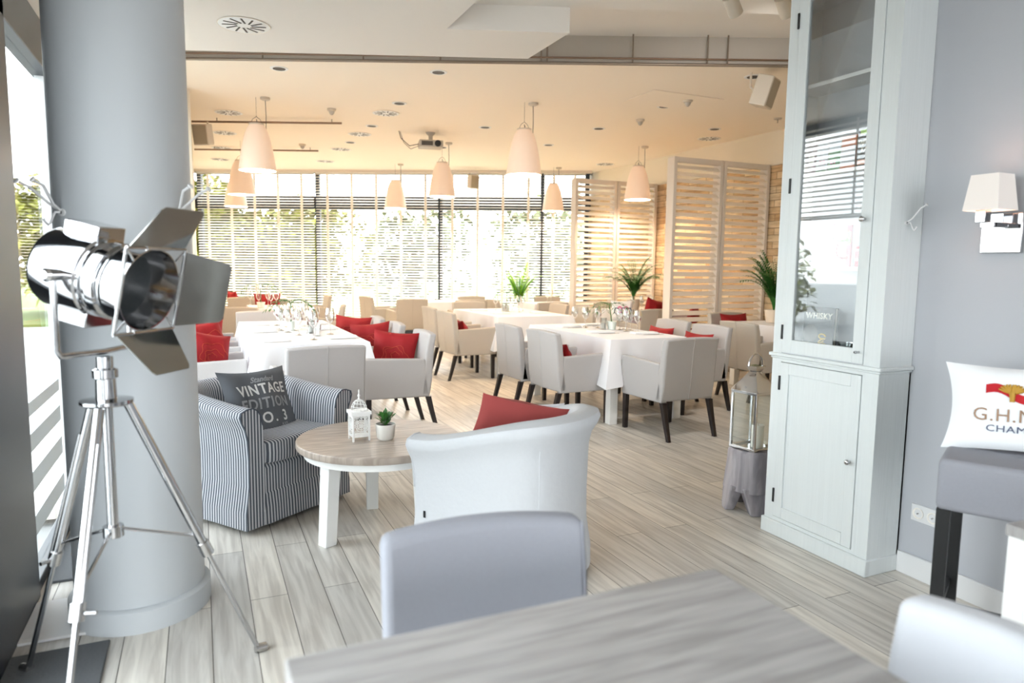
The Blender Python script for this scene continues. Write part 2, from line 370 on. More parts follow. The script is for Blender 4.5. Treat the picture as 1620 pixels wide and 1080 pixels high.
# ------------------------------------------------------------------ left glass wall with door frames
def glasswall():
    f = MB()
    for y0, y1 in ((.1, .2), (.98, 1.12), (1.78, 1.86), (2.52, 3.38), (4.42, 4.72)):  # unseen narrow posts added, wide post extended, to shape chrome reflections and light
        f.box(-.75, y0, 0, -.66, y1, 2.58)
    f.box(-.75, .2, 2.36, -.66, 4.42, 2.58); f.box(-.74, .2, 0, -.67, 4.42, .05)
    o = struct('window_1', f, 'dark', bevel=.004)
    g = MB()
    for y0, y1 in ((.2, 2.52), (3.38, 4.42)): g.box(-.712, y0, .05, -.704, y1, 2.36)
    g.build('glass_pane', 'glass', o)
    MB().box(-.735, 4.33, .05, -.675, 4.42, 2.36).build('sash_profile', 'skirt', o)
    st = MB()
    for z0, z1 in ((.2, .29), (.40, .49), (.58, .66), (.74, .80)):
        st.box(-.703, 3.40, z0, -.700, 4.30, z1)
    st.build('frosted_strip', 'frost', o)
glasswall()
tag(MB().tube([(-.64, 4.48, 1.5), (-.63, 4.47, 1.2), (-.64, 4.5, 1.0), (-.62, 4.47, .8), (-.63, 4.5, .6)], .008, 8).build('power_cable', 'skirt', smooth=60), 'pale cable hanging down the dark window frame beside the column', 'cable')
tag(MB().box(-.66, 2.2, 0, -.35, 2.86, .012).build('door_mat', 'darkmat', bevel=.004), 'dark ribbed door mat on the floor under the tripod lamp', 'mat')
tag(MB().box(-.66, 2.95, 0, -.44, 3.30, .012).build('threshold_plate', 'skirt', bevel=.003), 'pale threshold plate at the glass door beside the column', 'threshold')
tag(MB().box(-.66, 3.5, 0, -.5, 4.3, .012).build('drain_grate', 'darkmat', bevel=.003), 'dark floor grate along the glass wall behind the column', 'grate')

# ------------------------------------------------------------------ column with base ring
colo = MB().lathe([(.24, 0), (.24, 3.05)], 64).build('column', 'column', smooth=60, loc=(-.26, 3.14, 0)); colo['kind'] = 'structure'
colr = MB().lathe([(.24, 0), (.262, 0), (.262, .085), (.25, .095), (.24, .096)], 64).build('base_ring', 'column', colo, smooth=40)

# ------------------------------------------------------------------ far window wall
A = Vector((-.03, 16.18, 0)); B = Vector((7.28, 12.33, 0)); WD = (B-A).normalized(); WN = Vector((WD.y, -WD.x, 0))  # WN points inwards (towards camera)
if WN.y > 0: WN = -WN
WL = (B-A).length
WM = Matrix.Translation(A) @ Matrix(((WD.x, -WN.x, 0, 0), (WD.y, -WN.y, 0, 0), (0, 0, 1, 0), (0, 0, 0, 1)))
def along(px_pt): return (Vector((*px_pt, 0))-A).dot(WD)
mull = [0.12, along((2.327, 14.995)), along((4.559, 13.738)), along((6.421, 12.797)), WL-.08]
fw = MB()
for u in mull: fw.box(u-.045, -.05, 0, u+.045, .05, CZ)
fw.box(0, -.05, 2.56, WL, .05, 2.62); fw.box(0, -.05, 0, WL, .05, .09); fw.box(0, -.05, CZ-.04, WL, .05, CZ)
fo = struct('window_2', fw, 'dark', mtx=WM)
gp = MB().box(.05, .005, .1, WL-.05, .012, CZ-.05).build('glass_pane', 'glass', fo)
sp_ = MB().box(0, -.02, 2.62, WL, .03, 2.82).build('spandrel', 'leg', fo)
struct('trim_3', MB().box(0, -.32, CZ-.05, WL, -.22, CZ), 'louvref', mtx=WM)
def side_blind(y0, y1, zb, label):
    b = thing('venetian_blind', label, 'blind', (-.64, y0, 0)); s = MB(); z = 2.94
    while z > zb: s.box(-.025, 0, -.0012, .025, y1-y0, .0012, Matrix.Translation((0, 0, z)) @ Matrix.Rotation(math.radians(-15), 4, 'Y')); z -= .055
    s.build('slats', 'slat', b)
    for f_ in (.2, .8): MB().box(.026, (y1-y0)*f_-.014, zb, .028, (y1-y0)*f_+.014, 2.98).build('ladder_tape', 'tape', b)
    MB().box(-.026, 0, zb-.03, .026, y1-y0, zb-.01).build('bottom_rail', 'slat', b)
side_blind(4.84, 6.58, 2.0, 'half raised white slatted blind on the side window behind the column, nearer one')
side_blind(6.72, 8.5, 2.0, 'half raised white slatted blind on the side window behind the column, further one')
def blind(u0, u1, label, tapes):
    b = thing('venetian_blind', label, 'blind', group='white venetian blinds on the far window', mtx=WM @ Matrix.Translation((u0, -.2, 0)))
    w = u1-u0; s = MB(); z = CZ-.08; tl = math.radians(22)
    while z > .35:
        s.box(0, -.028, -.0012, w, .028, .0012, Matrix.Translation((0, 0, z)) @ Matrix.Rotation(tl, 4, 'X')); z -= .054
    s.build('slats', 'slat', b)
    for k in range(tapes):
        x = w*(k+.5)/tapes
        MB().box(x-.026, -.034, .33, x+.026, -.031, CZ-.06).build('ladder_tape', 'tape', b)
    MB().box(0, -.03, .31, w, .03, .335).build('bottom_rail', 'slat', b); MB().box(0, -.03, CZ-.07, w, .03, CZ-.02).build('head_rail', 'slat', b)
blind(.16, mull[1]-.02, 'leftmost white slatted blind in front of yellow-green foliage', 5)
blind(mull[1]+.02, mull[2]-.02, 'second white slatted blind from the left on the far window', 5)
blind(mull[2]+.02, mull[3]-.02, 'third white slatted blind from the left, right of the small pendant', 4)
blind(mull[3]+.02, WL-.12, 'rightmost narrow white slatted blind behind the bright palm and louvred screen', 2)

# ------------------------------------------------------------------ outdoors
tag(MB().box(-60, -40, -.25, 60, 90, -.1).build('ground', 'terrace'), 'pale paved ground outside the windows', 'ground', kind='structure')
tag(MB().box(-14, 19, -.1, 22, 60, -.04).build('lawn', 'grass'), 'green lawn beyond the far window', 'lawn', kind='stuff')
def tree(x, y, h, r, label, mat='foliage', n=3600):
    t = thing('garden_tree', label, 'tree', (x, y, -.1)); k = MB(); rnd = random.Random(int(x*7+y*13))
    cl = [(rnd.uniform(-r, r)*.6, rnd.uniform(-r, r)*.6, rnd.uniform(.25, .85)*h, rnd.uniform(.35, .6)*r) for _ in range(9)]
    for i in range(n):
        c = cl[i % 9]; d = Vector((rnd.gauss(0, 1), rnd.gauss(0, 1), rnd.gauss(0, 1))).normalized()
        p = Vector(c[:3])+d*c[3]*rnd.uniform(.75, 1.05)
        k.leaf(p, Vector((rnd.gauss(0, 1), rnd.gauss(0, 1), rnd.gauss(0, .6))), .30*rnd.uniform(.7, 1.4), .19)
    k.build('crown', mat, t); MB().tube([(0, 0, 0), (.05, .03, h*.4), (0, 0, h*.8)], [.12, .09, .04], 8).build('trunk', 'trunk', t)
tree(-3.2, 22.5, 4.0, 2.6, 'yellow-green bushy tree outside, furthest left behind the blinds', 'foliage', 6500)
tree(.3, 21.0, 3.4, 2.4, 'yellow-green shrub outside the first blind from the left', 'foliage', 6500)
tree(3.0, 21.0, 3.2, 2.3, 'green shrub outside, left of the second blind', 'foliage', 6500)
tree(6.6, 23, 3.2, 2.4, 'pale tree outside beyond the second blind', 'foliage2', 2600)
tree(10.6, 21, 3.2, 2.4, 'pale tree outside beyond the third blind', 'foliage2', 2600)
tree(-7.5, 7.5, 1.5, 1.6, 'green bush outside the glass wall beside the column', 'foliage2', 2200)
tree(-9, 15, 2.0, 1.8, 'green bush outside the glass wall, further off', 'foliage', 2200)

# ------------------------------------------------------------------ dining armchair (faces local +Y, rear at y=0)
def make_dining(mat='chair', arms=True, key='dining_armchair'):
    t = thing(key, '', 'chair')
    w, d = .56, .58
    # backrest: slightly raked and curved slab from the bottom edge to the top
    P = []; prof = []
    for z, yb in ((.32, .03), (.45, .01), (.6, .0), (.75, -.012), (.855, -.03)): prof.append((z, yb))
    P = [(-w/2, prof)]
    k = MB(); th = .085
    rows = []
    for z, yb in prof: rows.append((z, yb))
    vs = []; fs = []
    nx = 5
    for z, yb in rows:
        for i in range(nx):
            x = -w/2+w*i/(nx-1); bow = -.012*(1-(2*i/(nx-1)-1)**2); zz = z-(.012*abs(2*i/(nx-1)-1)**2 if z > .8 else 0)
            vs.append((x, yb+bow, zz))
        for i in range(nx):
            x = -w/2+w*i/(nx-1); bow = -.012*(1-(2*i/(nx-1)-1)**2); zz = z-(.012*abs(2*i/(nx-1)-1)**2 if z > .8 else 0)
            vs.append((x, yb+bow+th*(1-.25*(z-.32)/.54), zz))
    R2 = 2*nx
    for r in range(len(rows)-1):
        for i in range(nx-1):
            a = r*R2+i; fs.append((a, a+1, a+1+R2, a+R2)); b = a+nx; fs.append((b+1, b, b+R2, b+R2+1))
        a = r*R2; fs.append((a+nx, a, a+R2, a+nx+R2)); a = r*R2+nx-1; fs.append((a, a+nx, a+nx+R2, a+R2))
    for i in range(nx-1):
        fs.append((i+1, i, i+nx, i+nx+1)); a = (len(rows)-1)*R2+i; fs.append((a, a+1, a+nx+1, a+nx))
    k.add(vs, fs)
    back = k.build('backrest', mat, t, bevel=.016, bseg=3)
    MB().tube([(0, yb-.0125, z) for z, yb in prof], .0028, 6).build('seam', mat, back, smooth=60)
    MB().hexa([(-w/2+.05, .08, .31), (w/2-.05, .08, .31), (w/2-.05, d, .31), (-w/2+.05, d, .31)], [(-w/2+.05, .08, .455), (w/2-.05, .08, .455), (w/2-.05, d, .475), (-w/2+.05, d, .475)]).build('seat', mat, t, bevel=.02, bseg=3)
    if arms:
        for s in (-1, 1):
            x0, x1 = sorted((s*w/2, s*(w/2-.058)))
            MB().hexa([(x0, .03, .31), (x1, .03, .31), (x1, d+.005, .31), (x0, d+.005, .31)], [(x0, .07, .635), (x1, .07, .635), (x1, d+.01, .655), (x0, d+.01, .655)]).build('armrest', mat, t, bevel=.014, bseg=3)
    for s in (-1, 1):
        x = s*(w/2-.03)
        MB().hexa([(x-.018, d-.05, 0), (x+.018, d-.05, 0), (x+.018, d-.012, 0), (x-.018, d-.012, 0)], [(x-.022, d-.055, .312), (x+.022, d-.055, .312), (x+.022, d-.01, .312), (x-.022, d-.01, .312)]).build('leg', 'leg', t, bevel=.003)
        P = []
        for z, y, h in ((0, -.045, .016), (.1, -.015, .018), (.2, .012, .02), (.312, .04, .023)):
            P.append([(x-h, y-h, z), (x+h, y-h, z), (x+h, y+h, z), (x-h, y+h, z)])
        lg = MB().grid(P, cv=True, flip=True); lg.f.append([0, 1, 2, 3][::-1]); lg.f.append([12, 13, 14, 15]); lg.build('leg', 'leg', t, bevel=.003)
    return t
def D(label, x, y, rz, group='dining armchairs', mat='chair'):
    k = 'dining_armchair_'+mat
    o = place(k, lambda: make_dining(mat), label, (x, y, 0), math.radians(rz), group)
    return o
# around the long left table (rz: heading, 0 = facing +Y, -90 = facing +X, 90 = facing -X)
gL, gR, gM, gF = 'armchairs at the long left table', 'armchairs at the right table', 'armchairs at the middle table', 'armchairs at the far tables'
D('grey armchair seen from behind at the near end of the long left table', .80, 4.93, 6, gL)
for y, l in ((5.86, 'nearest'), (6.80, 'middle'), (7.62, 'furthest')):
    D('grey armchair on the right side of the long left table, %s of its three' % l, 1.80, y, 88, gL)
for y, l in ((6.17, 'nearest'), (7.10, 'middle'), (7.98, 'furthest')):
    D('grey armchair between column and long left table, %s of its three' % l, -.26, y, -90, gL)
D('grey armchair at the far end of the long left table, facing the camera', .66, 8.86, 180, gL)
# right table
D('grey armchair seen from behind at the near end of the right table', 3.72, 4.60, 3, gR)
D('grey armchair on the left side of the right table, nearer of its two', 2.82, 5.58, -88, gR)
D('grey armchair on the left side of the right table, further of its two', 2.78, 6.27, -90, gR)
D('pale armchair on the right side of the right table, nearer of its two', 4.80, 5.62, 90, gR)
D('pale armchair on the right side of the right table, further of its two', 4.86, 6.33, 90, gR)
# middle table
D('beige armchair on the left side of the middle table, nearer of its two', 2.82, 8.30, -88, gM, 'chairlt')
D('beige armchair on the left side of the middle table, further of its two', 2.90, 9.25, -90, gM, 'chairlt')
D('beige armchair at the far end of the middle table, facing the camera', 3.98, 10.55, 180, gM, 'chairlt')
D('beige armchair on the right side of the middle table, nearer of its two', 5.12, 8.75, 92, gM, 'chairlt')
D('beige armchair on the right side of the middle table, further of its two', 5.15, 9.6, 90, gM, 'chairlt')
# far rows
D('pale armchair with its back to us, left of the small table behind the long one', .42, 9.72, -12, gF, 'chairlt')
D('beige armchair left of the small far table with the potted sprig', .02, 10.9, -90, gF, 'chairlt')
D('tan armchair right of the small far table, seen from its side', 1.85, 9.95, 78, gF, 'chairlt')
D('beige armchair beyond the small far table with the potted sprig', 1.05, 12.1, 180, gF, 'chairlt')
D('beige armchair at the window-side left table, back to us', .7, 12.55, 0, gF, 'chairlt')
D('beige armchair at the window-side left table, facing right', .02, 13.45, -90, gF, 'chairlt')
D('beige armchair at the window-side left table, right side', 2.2, 13.3, 90, gF, 'chairlt')
D('beige armchair by the middle window, left of the far round of chairs', 2.75, 12.6, -80, gF, 'chairlt')
D('beige armchair by the middle window standing behind the beige pair', 3.3, 11.45, 5, gF, 'chairlt')
D('beige armchair facing us beside the third blind', 4.75, 12.45, 180, gF, 'chairlt')
D('beige armchair with back to us before the window table', 4.2, 11.0, -5, gF, 'chairlt')
D('beige armchair at the corner table beside the bright palm, back to us', 5.27, 10.05, 0, gF, 'chairlt')
D('beige armchair at the corner table, turned side-on left of the bright palm', 4.62, 11.1, -90, gF, 'chairlt')
D('beige armchair at the corner table, far side under the blind', 6.2, 12.1, 180, gF, 'chairlt')
gW = 'armchairs at the timber wall tables'
D('pale armchair between the louvred screens, back to us beside the red cushion', 5.85, 8.02, 0, gW, 'chairlt')
D('pale armchair left of the table between the louvred screens', 5.22, 8.0+.55, -80, gW, 'chairlt') if 0 else None
D('pale armchair far side of the table between the louvred screens', 6.25, 9.93, 180, gW, 'chairlt')
D('tan armchair in front of the near louvred screen, closest to the white cabinet', 5.36, 5.86, -90, gW, 'chairlt')
D('tan armchair behind the table beside the cabinet, facing the camera', 6.35, 7.2, 180, gW, 'chairlt')

# ------------------------------------------------------------------ tables with cloths
def table(label, cloth_label, x0, y0, x1, y1, drop=.285, zt=.78, rz=0, ripple=1, group=None):
    cx, cy = (x0+x1)/2, (y0+y1)/2; w, l = x1-x0, y1-y0
    t = thing('dining_table', label, 'table', (cx, cy, 0), rz, 'white legged dining tables')
    MB().box(-w/2+.01, -l/2+.01, zt-.045, w/2-.01, l/2-.01, zt-.006).build('tabletop', 'white', t)
    for sx_ in (-1, 1):
        for sy_ in (-1, 1):
            x, y = sx_*(w/2-.055), sy_*(l/2-.055)
            MB().box(x-.04, y-.04, 0, x+.04, y+.04, zt-.045).build('leg', 'white', t, bevel=.003)
    # cloth: flat top, overhang with vertical folds, corners hanging lower and flaring out
    rnd = random.Random(int(cx*10+cy)); per = []
    hw, hl, r = w/2, l/2, .03
    N = 22
    def side(ax, ay, bx, by, n):
        for i in range(n): tt = i/n; per.append((ax+(bx-ax)*tt, ay+(by-ay)*tt, min(tt, 1-tt)*math.hypot(bx-ax, by-ay)))
    nw, nl_ = max(14, int(w/.05)), max(14, int(l/.05))
    side(-hw, -hl, hw, -hl, nw); side(hw, -hl, hw, hl, nl_); side(hw, hl, -hw, hl, nw); side(-hw, hl, -hw, -hl, nl_)
    k = MB(); P = []
    ph = rnd.uniform(0, 6); n = len(per); lev = [0, .04, .3, .6, .85, 1]
    for li, f in enumerate([-1]+lev):
        row = []
        for i, (x, y, dc) in enumerate(per):
            nx_ = (1 if x > hw-1e-4 else -1 if x < -hw+1e-4 else 0); ny_ = (1 if y > hl-1e-4 else -1 if y < -hl+1e-4 else 0)
            cf_ = math.exp(-(dc/.13)**2)
            if f < 0: row.append((x*.96, y*.97, zt+.0015)); continue
            q = f; dr = drop*(1+.5*cf_)
            out = .006+q*(.015+.11*cf_)+.012*ripple*q*math.sin(i*1.1+ph+.6*math.sin(i*.37))
            L_ = math.hypot(nx_, ny_) or 1
            z = zt+.0015 if li == 1 else zt-dr*q
            # tuck next to the corner cone so that it folds
            tuck = -.03*q*math.exp(-((dc-.16)/.05)**2)
            row.append((x+nx_/L_*(out+tuck)*(1.25 if nx_ and ny_ else 1), y+ny_/L_*(out+tuck)*(1.25 if nx_ and ny_ else 1), z))
        P.append(row)
    k.grid(P, cv=True); k.f.append(list(range(n)))
    c = k.build('tablecloth', 'cloth', None, smooth=50, loc=(cx, cy, 0), rz=rz)
    tag(c, cloth_label, 'tablecloth', 'white tablecloths')
    return t
table('white-legged long table at left under a cloth, behind the striped armchair', 'white cloth on the long left table, corner hanging beside a grey armchair', .385, 5.72, 1.275, 8.15)
table('white-legged table at right under a cloth, near the cabinet side', 'white cloth on the right table with a corner folded low', 3.34, 5.24, 4.16, 6.90)
table('white-legged middle table under a cloth, behind the beige armchairs', 'white cloth on the middle table, left of the louvred screens', 3.45, 8.06, 4.52, 9.75)
table('small far table under a cloth with the potted sprig', 'white cloth on the small far table with the potted sprig', .66, 10.32, 1.5, 11.4)
table('far left table under a cloth beside the window', 'white cloth on the far left table beside the window', .64, 13.2, 1.5, 14.1)
table('far table under a cloth before the third blind', 'white cloth on the far table before the third blind', 3.6, 11.6, 4.5, 12.5)
table('far corner table under a cloth beside the bright palm', 'white cloth on the far corner table beside the bright palm', 5.28, 10.75, 6.35, 11.42)
table('table between the louvred screens under a cloth', 'white cloth on the table between the two louvred screens', 5.75, 8.55, 6.85, 9.35)
table('table beside the cabinet and timber wall under a cloth', 'white cloth on the table just left of the cabinet glass door', 5.95, 5.55, 6.95, 6.65)

# ------------------------------------------------------------------ cushions
def csurf(w, h, t):
    def f(u, v):   # u, v in -1..1 -> local point on the front face
        x = w/2*u*(1-.10*(1-v*v)*u*u); y = h/2*v*(1-.10*(1-u*u)*v*v)
        z = t/2*(max(0, (1-u*u)*(1-v*v))**.42)
        nz = noise.noise(Vector((u*1.7+w*9, v*1.7, t*31)))*.07*t*4*(1-abs(u))**.3*(1-abs(v))**.3
        return Vector((x, y, z+nz*(0 if abs(u) > .99 or abs(v) > .99 else 1)))
    return f
def cushion(name, label, cat, w, h, t, mat, mtx, group=None, backmat=None, n=18):
    f = csurf(w, h, t); k = MB(); P = [[tuple(f(-1+2*i/n, -1+2*j/n)) for j in range(n+1)] for i in range(n+1)]
    k.grid(P)
    P2 = [[(p[0], p[1], -p[2]*.9) for p in r] for r in P]; k.grid(P2, flip=True)
    o = k.build(name, mat, None, smooth=60, mtx=mtx)
    tag(o, label, cat, group)
    def on(x, y, hgt=0):
        u = max(-.97, min(.97, 2*x/w)); v = max(-.97, min(.97, 2*y/h)); p = f(u, v); return Vector((x, y, p.z+.0015+hgt))
    return o, on
def frame(loc, normal, up=(0, 0, 1), roll=0):
    z = Vector(normal).normalized(); x = Vector(up).cross(z).normalized(); y = z.cross(x)
    return Matrix.Translation(loc) @ Matrix(((x.x, y.x, z.x, 0), (x.y, y.y, z.y, 0), (x.z, y.z, z.z, 0), (0, 0, 0, 1))) @ Matrix.Rotation(math.radians(roll), 4, 'Z')
def rose(parent, on, s=.13, c=(.03, -.02), seed=1):
    k = MB(); rnd = random.Random(seed)
    for j in range(3):
        cx, cy = c[0]+rnd.uniform(-.03, .03), c[1]+rnd.uniform(-.03, .03); R0 = s*(.28+.3*j)
        pts = [on(cx+R0*(1+.14*math.sin(5*a+j))*math.cos(a), cy+R0*.8*(1+.14*math.sin(5*a+j))*math.sin(a), .001) for a in [i*2*PI/26 for i in range(24)]]
        k.tube(pts, .002, 5)
    k.build('embroidery', 'orange', parent)
RG = 'red cushions on the armchairs'
def redc(label, x, y, z, hd, tilt=18, w=.40, roll=0, s=1, emb=True, h=None):
    a = math.radians(hd); n = Vector((math.sin(-a), math.cos(a), math.tan(math.radians(tilt))))
    o, on = cushion('red_cushion', label, 'cushion', w, h or w, .14, 'red', frame((x, y, z), n, roll=roll), RG)
    if emb: rose(o, on, seed=int(x*100+y*10))
# long left table
redc('red cushion with gold rose on the nearest chair between column and left table', .04, 6.20, .66, -150, 16, roll=-14)
redc('red cushion on the middle chair between column and left table', .04, 7.16, .67, -152, 14, roll=12)
redc('red cushion on the furthest chair between column and left table', .04, 8.0, .68, -152, 14, roll=-10)
redc('red cushion with gold rose on the nearest chair right of the left table', 1.55, 5.98, .64, 152, 20, w=.42, roll=-4)
redc('red cushion on the middle chair right of the left table', 1.55, 6.92, .64, 150, 18, w=.42, roll=6)
redc('red cushion on the furthest chair right of the left table', 1.53, 7.76, .65, 152, 18, w=.42, roll=-4)
# right table
redc('red cushion peeking above the right table, nearer chair', 4.58, 5.62, .575, 92, 16, w=.42, emb=False)
redc('red cushion peeking above the right table, further chair', 4.64, 6.33, .575, 92, 16, w=.42, emb=False)
redc('dark red cushion inside the nearer left chair of the right table', 3.04, 5.60, .555, -90, 18, w=.38, emb=False)
redc('small bit of red cushion in the nearer beige chair of the middle table', 3.04, 8.3, .57, -90, 18, w=.36, emb=False)
redc('red cushion on the far chair behind the small far table, left of the palm leaves', 1.0, 11.88, .74, 180, 14, w=.42, emb=False)
redc('red cushion at the window-side left table', .55, 13.42, .74, -70, 10, w=.38, emb=False)
redc('red cushion on the pale chair between the louvred screens', 5.98, 8.28, .76, 10, 10, w=.44, roll=12, emb=False)
redc('red cushion seen through the slats of the near louvred screen', 6.75, 8.35, .66, 40, 10, w=.40, emb=False)
redc('red cushion on the chair behind the table beside the cabinet', 6.3, 6.95, .64, 180, 12, w=.44, emb=False)
o_, on_ = cushion('patterned_cushion', 'white cushion with magenta pattern on the pale chair between the screens', 'cushion', .34, .30, .1, 'whitecush', frame((5.62, 8.55, .80), (-.25, -1, .2)))
for i in range(5):
    MB().tube([on_(-.1+.05*i+.03*math.cos(a), .02*(i % 2)-.01+.045*math.sin(a), .001) for a in [k*2*PI/10 for k in range(10)]], .007, 5).build('printed_ring', 'pink' if i % 2 else 'navy', o_)

# ------------------------------------------------------------------ tableware
def make_glass():
    pr_ = [(.0, .0), (.033, .001), (.034, .003), (.008, .008), (.004, .02), (.004, .085), (.012, .095), (.03, .115), (.038, .145), (.037, .175), (.030, .215)]
    return tag(MB().lathe(pr_, 20).build('wine_glass', 'drink', smooth=70), '', 'glass')
def make_tumbler():
    return tag(MB().lathe([(0, .002), (.028, .002), (.034, .1), (.032, .1), (.026, .008)], 18).build('water_glass', 'drink', smooth=50), '', 'glass')
def G(where, grp, x, y, z=.783, s=1.0):
    place('wine_glass', make_glass, where, (x, y, z), random.uniform(0, 6), grp, s)
def napkin(label, x, y, rz, z=.783, w=.26, h=.13):
    k = MB(); k.box(-w/2, -h/2, 0, w/2, h/2, .006); k.box(-w/2+.006, -h/2+.004, .006, w/2-.002, h/2-.004, .012); k.box(-w/2+.002, -h/2+.008, .012, w/2-.01, h/2-.01, .019)
    o = k.build('folded_napkin', 'napkin', None, bevel=.003, loc=(x, y, z), rz=rz); tag(o, label, 'napkin', 'folded napkins on the tables')
def knife(label, x, y, rz, z=.783):
    k = MB(); k.prism([(-.1, -.008), (.02, -.006), (.11, -.002), (.115, .004), (.02, .009), (-.1, .007)], 0, .003)
    tag(k.build('table_knife', 'steel', None, loc=(x, y, z), rz=rz), label, 'knife', 'table knives beside the napkins')
def sprig(label, x, y, z, h=.33, mat='leaf', pot='pot', n=9, seed=1, pr0=.042, lean=0, lw=.022):
    t = thing('potted_sprig', label, 'plant', (x, y, z)); rnd = random.Random(seed)
    MB().lathe([(0, .0), (pr0*.75, 0), (pr0, .085), (pr0*.92, .085), (pr0*.88, .075), (0, .075)], 20).build('pot', pot, t, smooth=50)
    st = MB(); lf = MB(); top = Vector((lean*.3, 0, h*.62))
    st.tube([(0, 0, .07), (lean*.1, 0, h*.35), tuple(top)], [.006, .005, .004], 6)
    for i in range(n):
        a = i*2.4+rnd.uniform(-.3, .3); L = rnd.uniform(.12, .2)*h/.33; pts = []
        for q in range(6):
            f_ = q/5; pts.append(top+Vector((math.cos(a)*L*f_, math.sin(a)*L*f_, L*.75*f_-L*1.0*f_*f_)))
        st.tube(pts, .0018, 4)
        for q in range(1, 6):
            d = (pts[q]-pts[q-1]).normalized(); sd_ = d.cross(Vector((0, 0, 1))).normalized()
            for s in (-1, 1): lf.leaf(pts[q], d*.7+sd_*s*.8, .06*h/.33, lw*.5, .3)
    st.build('stem', 'leafd', t); lf.build('leaves', mat, t)
def candle_glass(label, x, y, z=.783):
    t = thing('candle_holder', label, 'candle holder', (x, y, z))
    MB().lathe([(0, .002), (.034, .002), (.036, .12), (.032, .12), (.03, .01), (0, .01)], 24).build('glass_cup', 'drink', t, smooth=50)
    MB().lathe([(0, .012), (.027, .012), (.027, .07), (0, .071)], 20).build('candle', 'candle', t, smooth=50)
def cluster(label, grp, pts, s=1.0):
    ex = {min(pts): 'leftmost', max(pts): 'rightmost'}
    rest = [p for p in pts if p not in ex]
    if rest:
        ex[min(rest, key=lambda p: p[1])] = 'nearest'
        rest = [p for p in rest if p not in ex]
    if rest: ex[max(rest, key=lambda p: p[1])] = 'furthest'
    for p in pts: G(label+(', '+ex[p] if p in ex else ''), grp, p[0], p[1], s=s)
GL = 'wine glasses clustered on the long left table'
pts = [(.72, 7.55), (.80, 7.35), (.70, 7.1), (.82, 6.9), (.74, 6.75), (.90, 7.15), (.97, 7.4), (1.0, 6.95), (.92, 6.6), (.80, 6.45), (1.02, 7.65), (.88, 7.75), (1.05, 7.1), (.70, 6.95)]
cluster('clear wine glass in the cluster around the sprig on the long left table', GL, pts)
G('clear wine glass standing nearest the camera on the long left table', None, .87, 6.02, s=1.12)
G('clear wine glass at the right edge of the cluster on the left table', None, 1.08, 6.45, s=1.12)
tag(place('water_glass', make_tumbler, 'clear tumbler just behind the nearest wine glass on the left table', (.95, 6.35, .783)), None, 'glass')
GR = 'wine glasses clustered on the right table'
cluster('clear wine glass in a cluster beside the plant on the right table', GR, [(3.72, 6.35), (3.80, 6.5), (3.70, 6.55), (3.84, 6.3), (3.95, 6.05), (4.02, 5.95), (3.92, 5.88), (4.06, 6.1), (4.0, 5.8)])
GM = 'wine glasses on the middle table'
cluster('small clear wine glass on the middle table', GM, [(4.0, 9.0), (4.15, 9.2), (4.1, 8.85), (4.3, 9.3), (3.95, 9.35), (4.25, 9.05)])
GF = 'wine glasses on the small far table'
cluster('small clear wine glass on the far table with the potted sprig', GF, [(.8, 11.0), (.95, 11.2), (1.05, 11.0), (.7, 11.3), (.95, 10.75)])
cluster('tiny clear wine glass on the far left window table', 'wine glasses on the far left window table', [(.8, 13.4), (1.0, 13.6), (1.15, 13.4), (.95, 13.2)], s=1.2)
cluster('small clear wine glass on the table between the screens', 'wine glasses between the screens', [(6.1, 8.75), (6.2, 8.9), (6.0, 8.85), (6.3, 8.75)])
cluster('tiny clear wine glass on the far corner table', 'wine glasses on the far corner table', [(5.7, 11.1), (5.85, 11.25), (6.0, 11.1)])
for i, (x, y, l) in enumerate([(.54, 6.02, 'nearest left place'), (.52, 6.88, 'middle left place'), (.52, 7.66, 'furthest left place'), (1.13, 6.12, 'nearest right place'), (1.11, 6.98, 'middle right place'), (1.12, 7.6, 'furthest right place')]):
    napkin('folded white napkin on the long left table, '+l, x, y, (.05 if i < 3 else -.05)); knife('steel knife on the long left table, '+l, x+(.02 if i < 3 else -.02), y-.12, .05)
for x, y, l, r in [(3.60, 6.5, 'far left place', .1), (3.60, 5.85, 'near left place', -.15), (3.93, 5.85+.5, 'far right place', .1) if 0 else (3.97, 6.62, 'far right place', .1), (3.96, 5.62, 'near right place', -.15)]:
    napkin('folded white napkin on the right table, '+l, x, y, r); knife('steel knife on the right table, '+l, x+.02, y-.12, r)
for x, y, l in [(3.7, 8.6, 'near left place'), (3.66, 9.3, 'far left place'), (4.3, 8.6, 'near right place')]: napkin('folded white napkin on the middle table, '+l, x, y, 0)
sprig('small palm sprig in a pot amid the glasses on the long left table', .80, 7.0, .783, .42, 'leafd', 'pot', 10, 3)
sprig('single stem with leaves in a pale green pot on the small far table', .80, 10.62, .783, .5, 'leaf', 'pot', 7, 5, .06)
sprig('small palm in a pale green pot on the right table', 3.90, 6.12, .783, .40, 'leafd', 'pot', 8, 8, .052, -.12)
sprig('small sprig in a pot on the middle table', 4.02, 9.1, .783, .42, 'leafd', 'pot', 6, 12, .045)
candle_glass('glass candle holder left of the plant on the right table', 3.81, 6.14); candle_glass('glass candle holder on the middle table', 3.93, 9.0); candle_glass('greenish glass candle holder on the long left table', .93, 6.6)

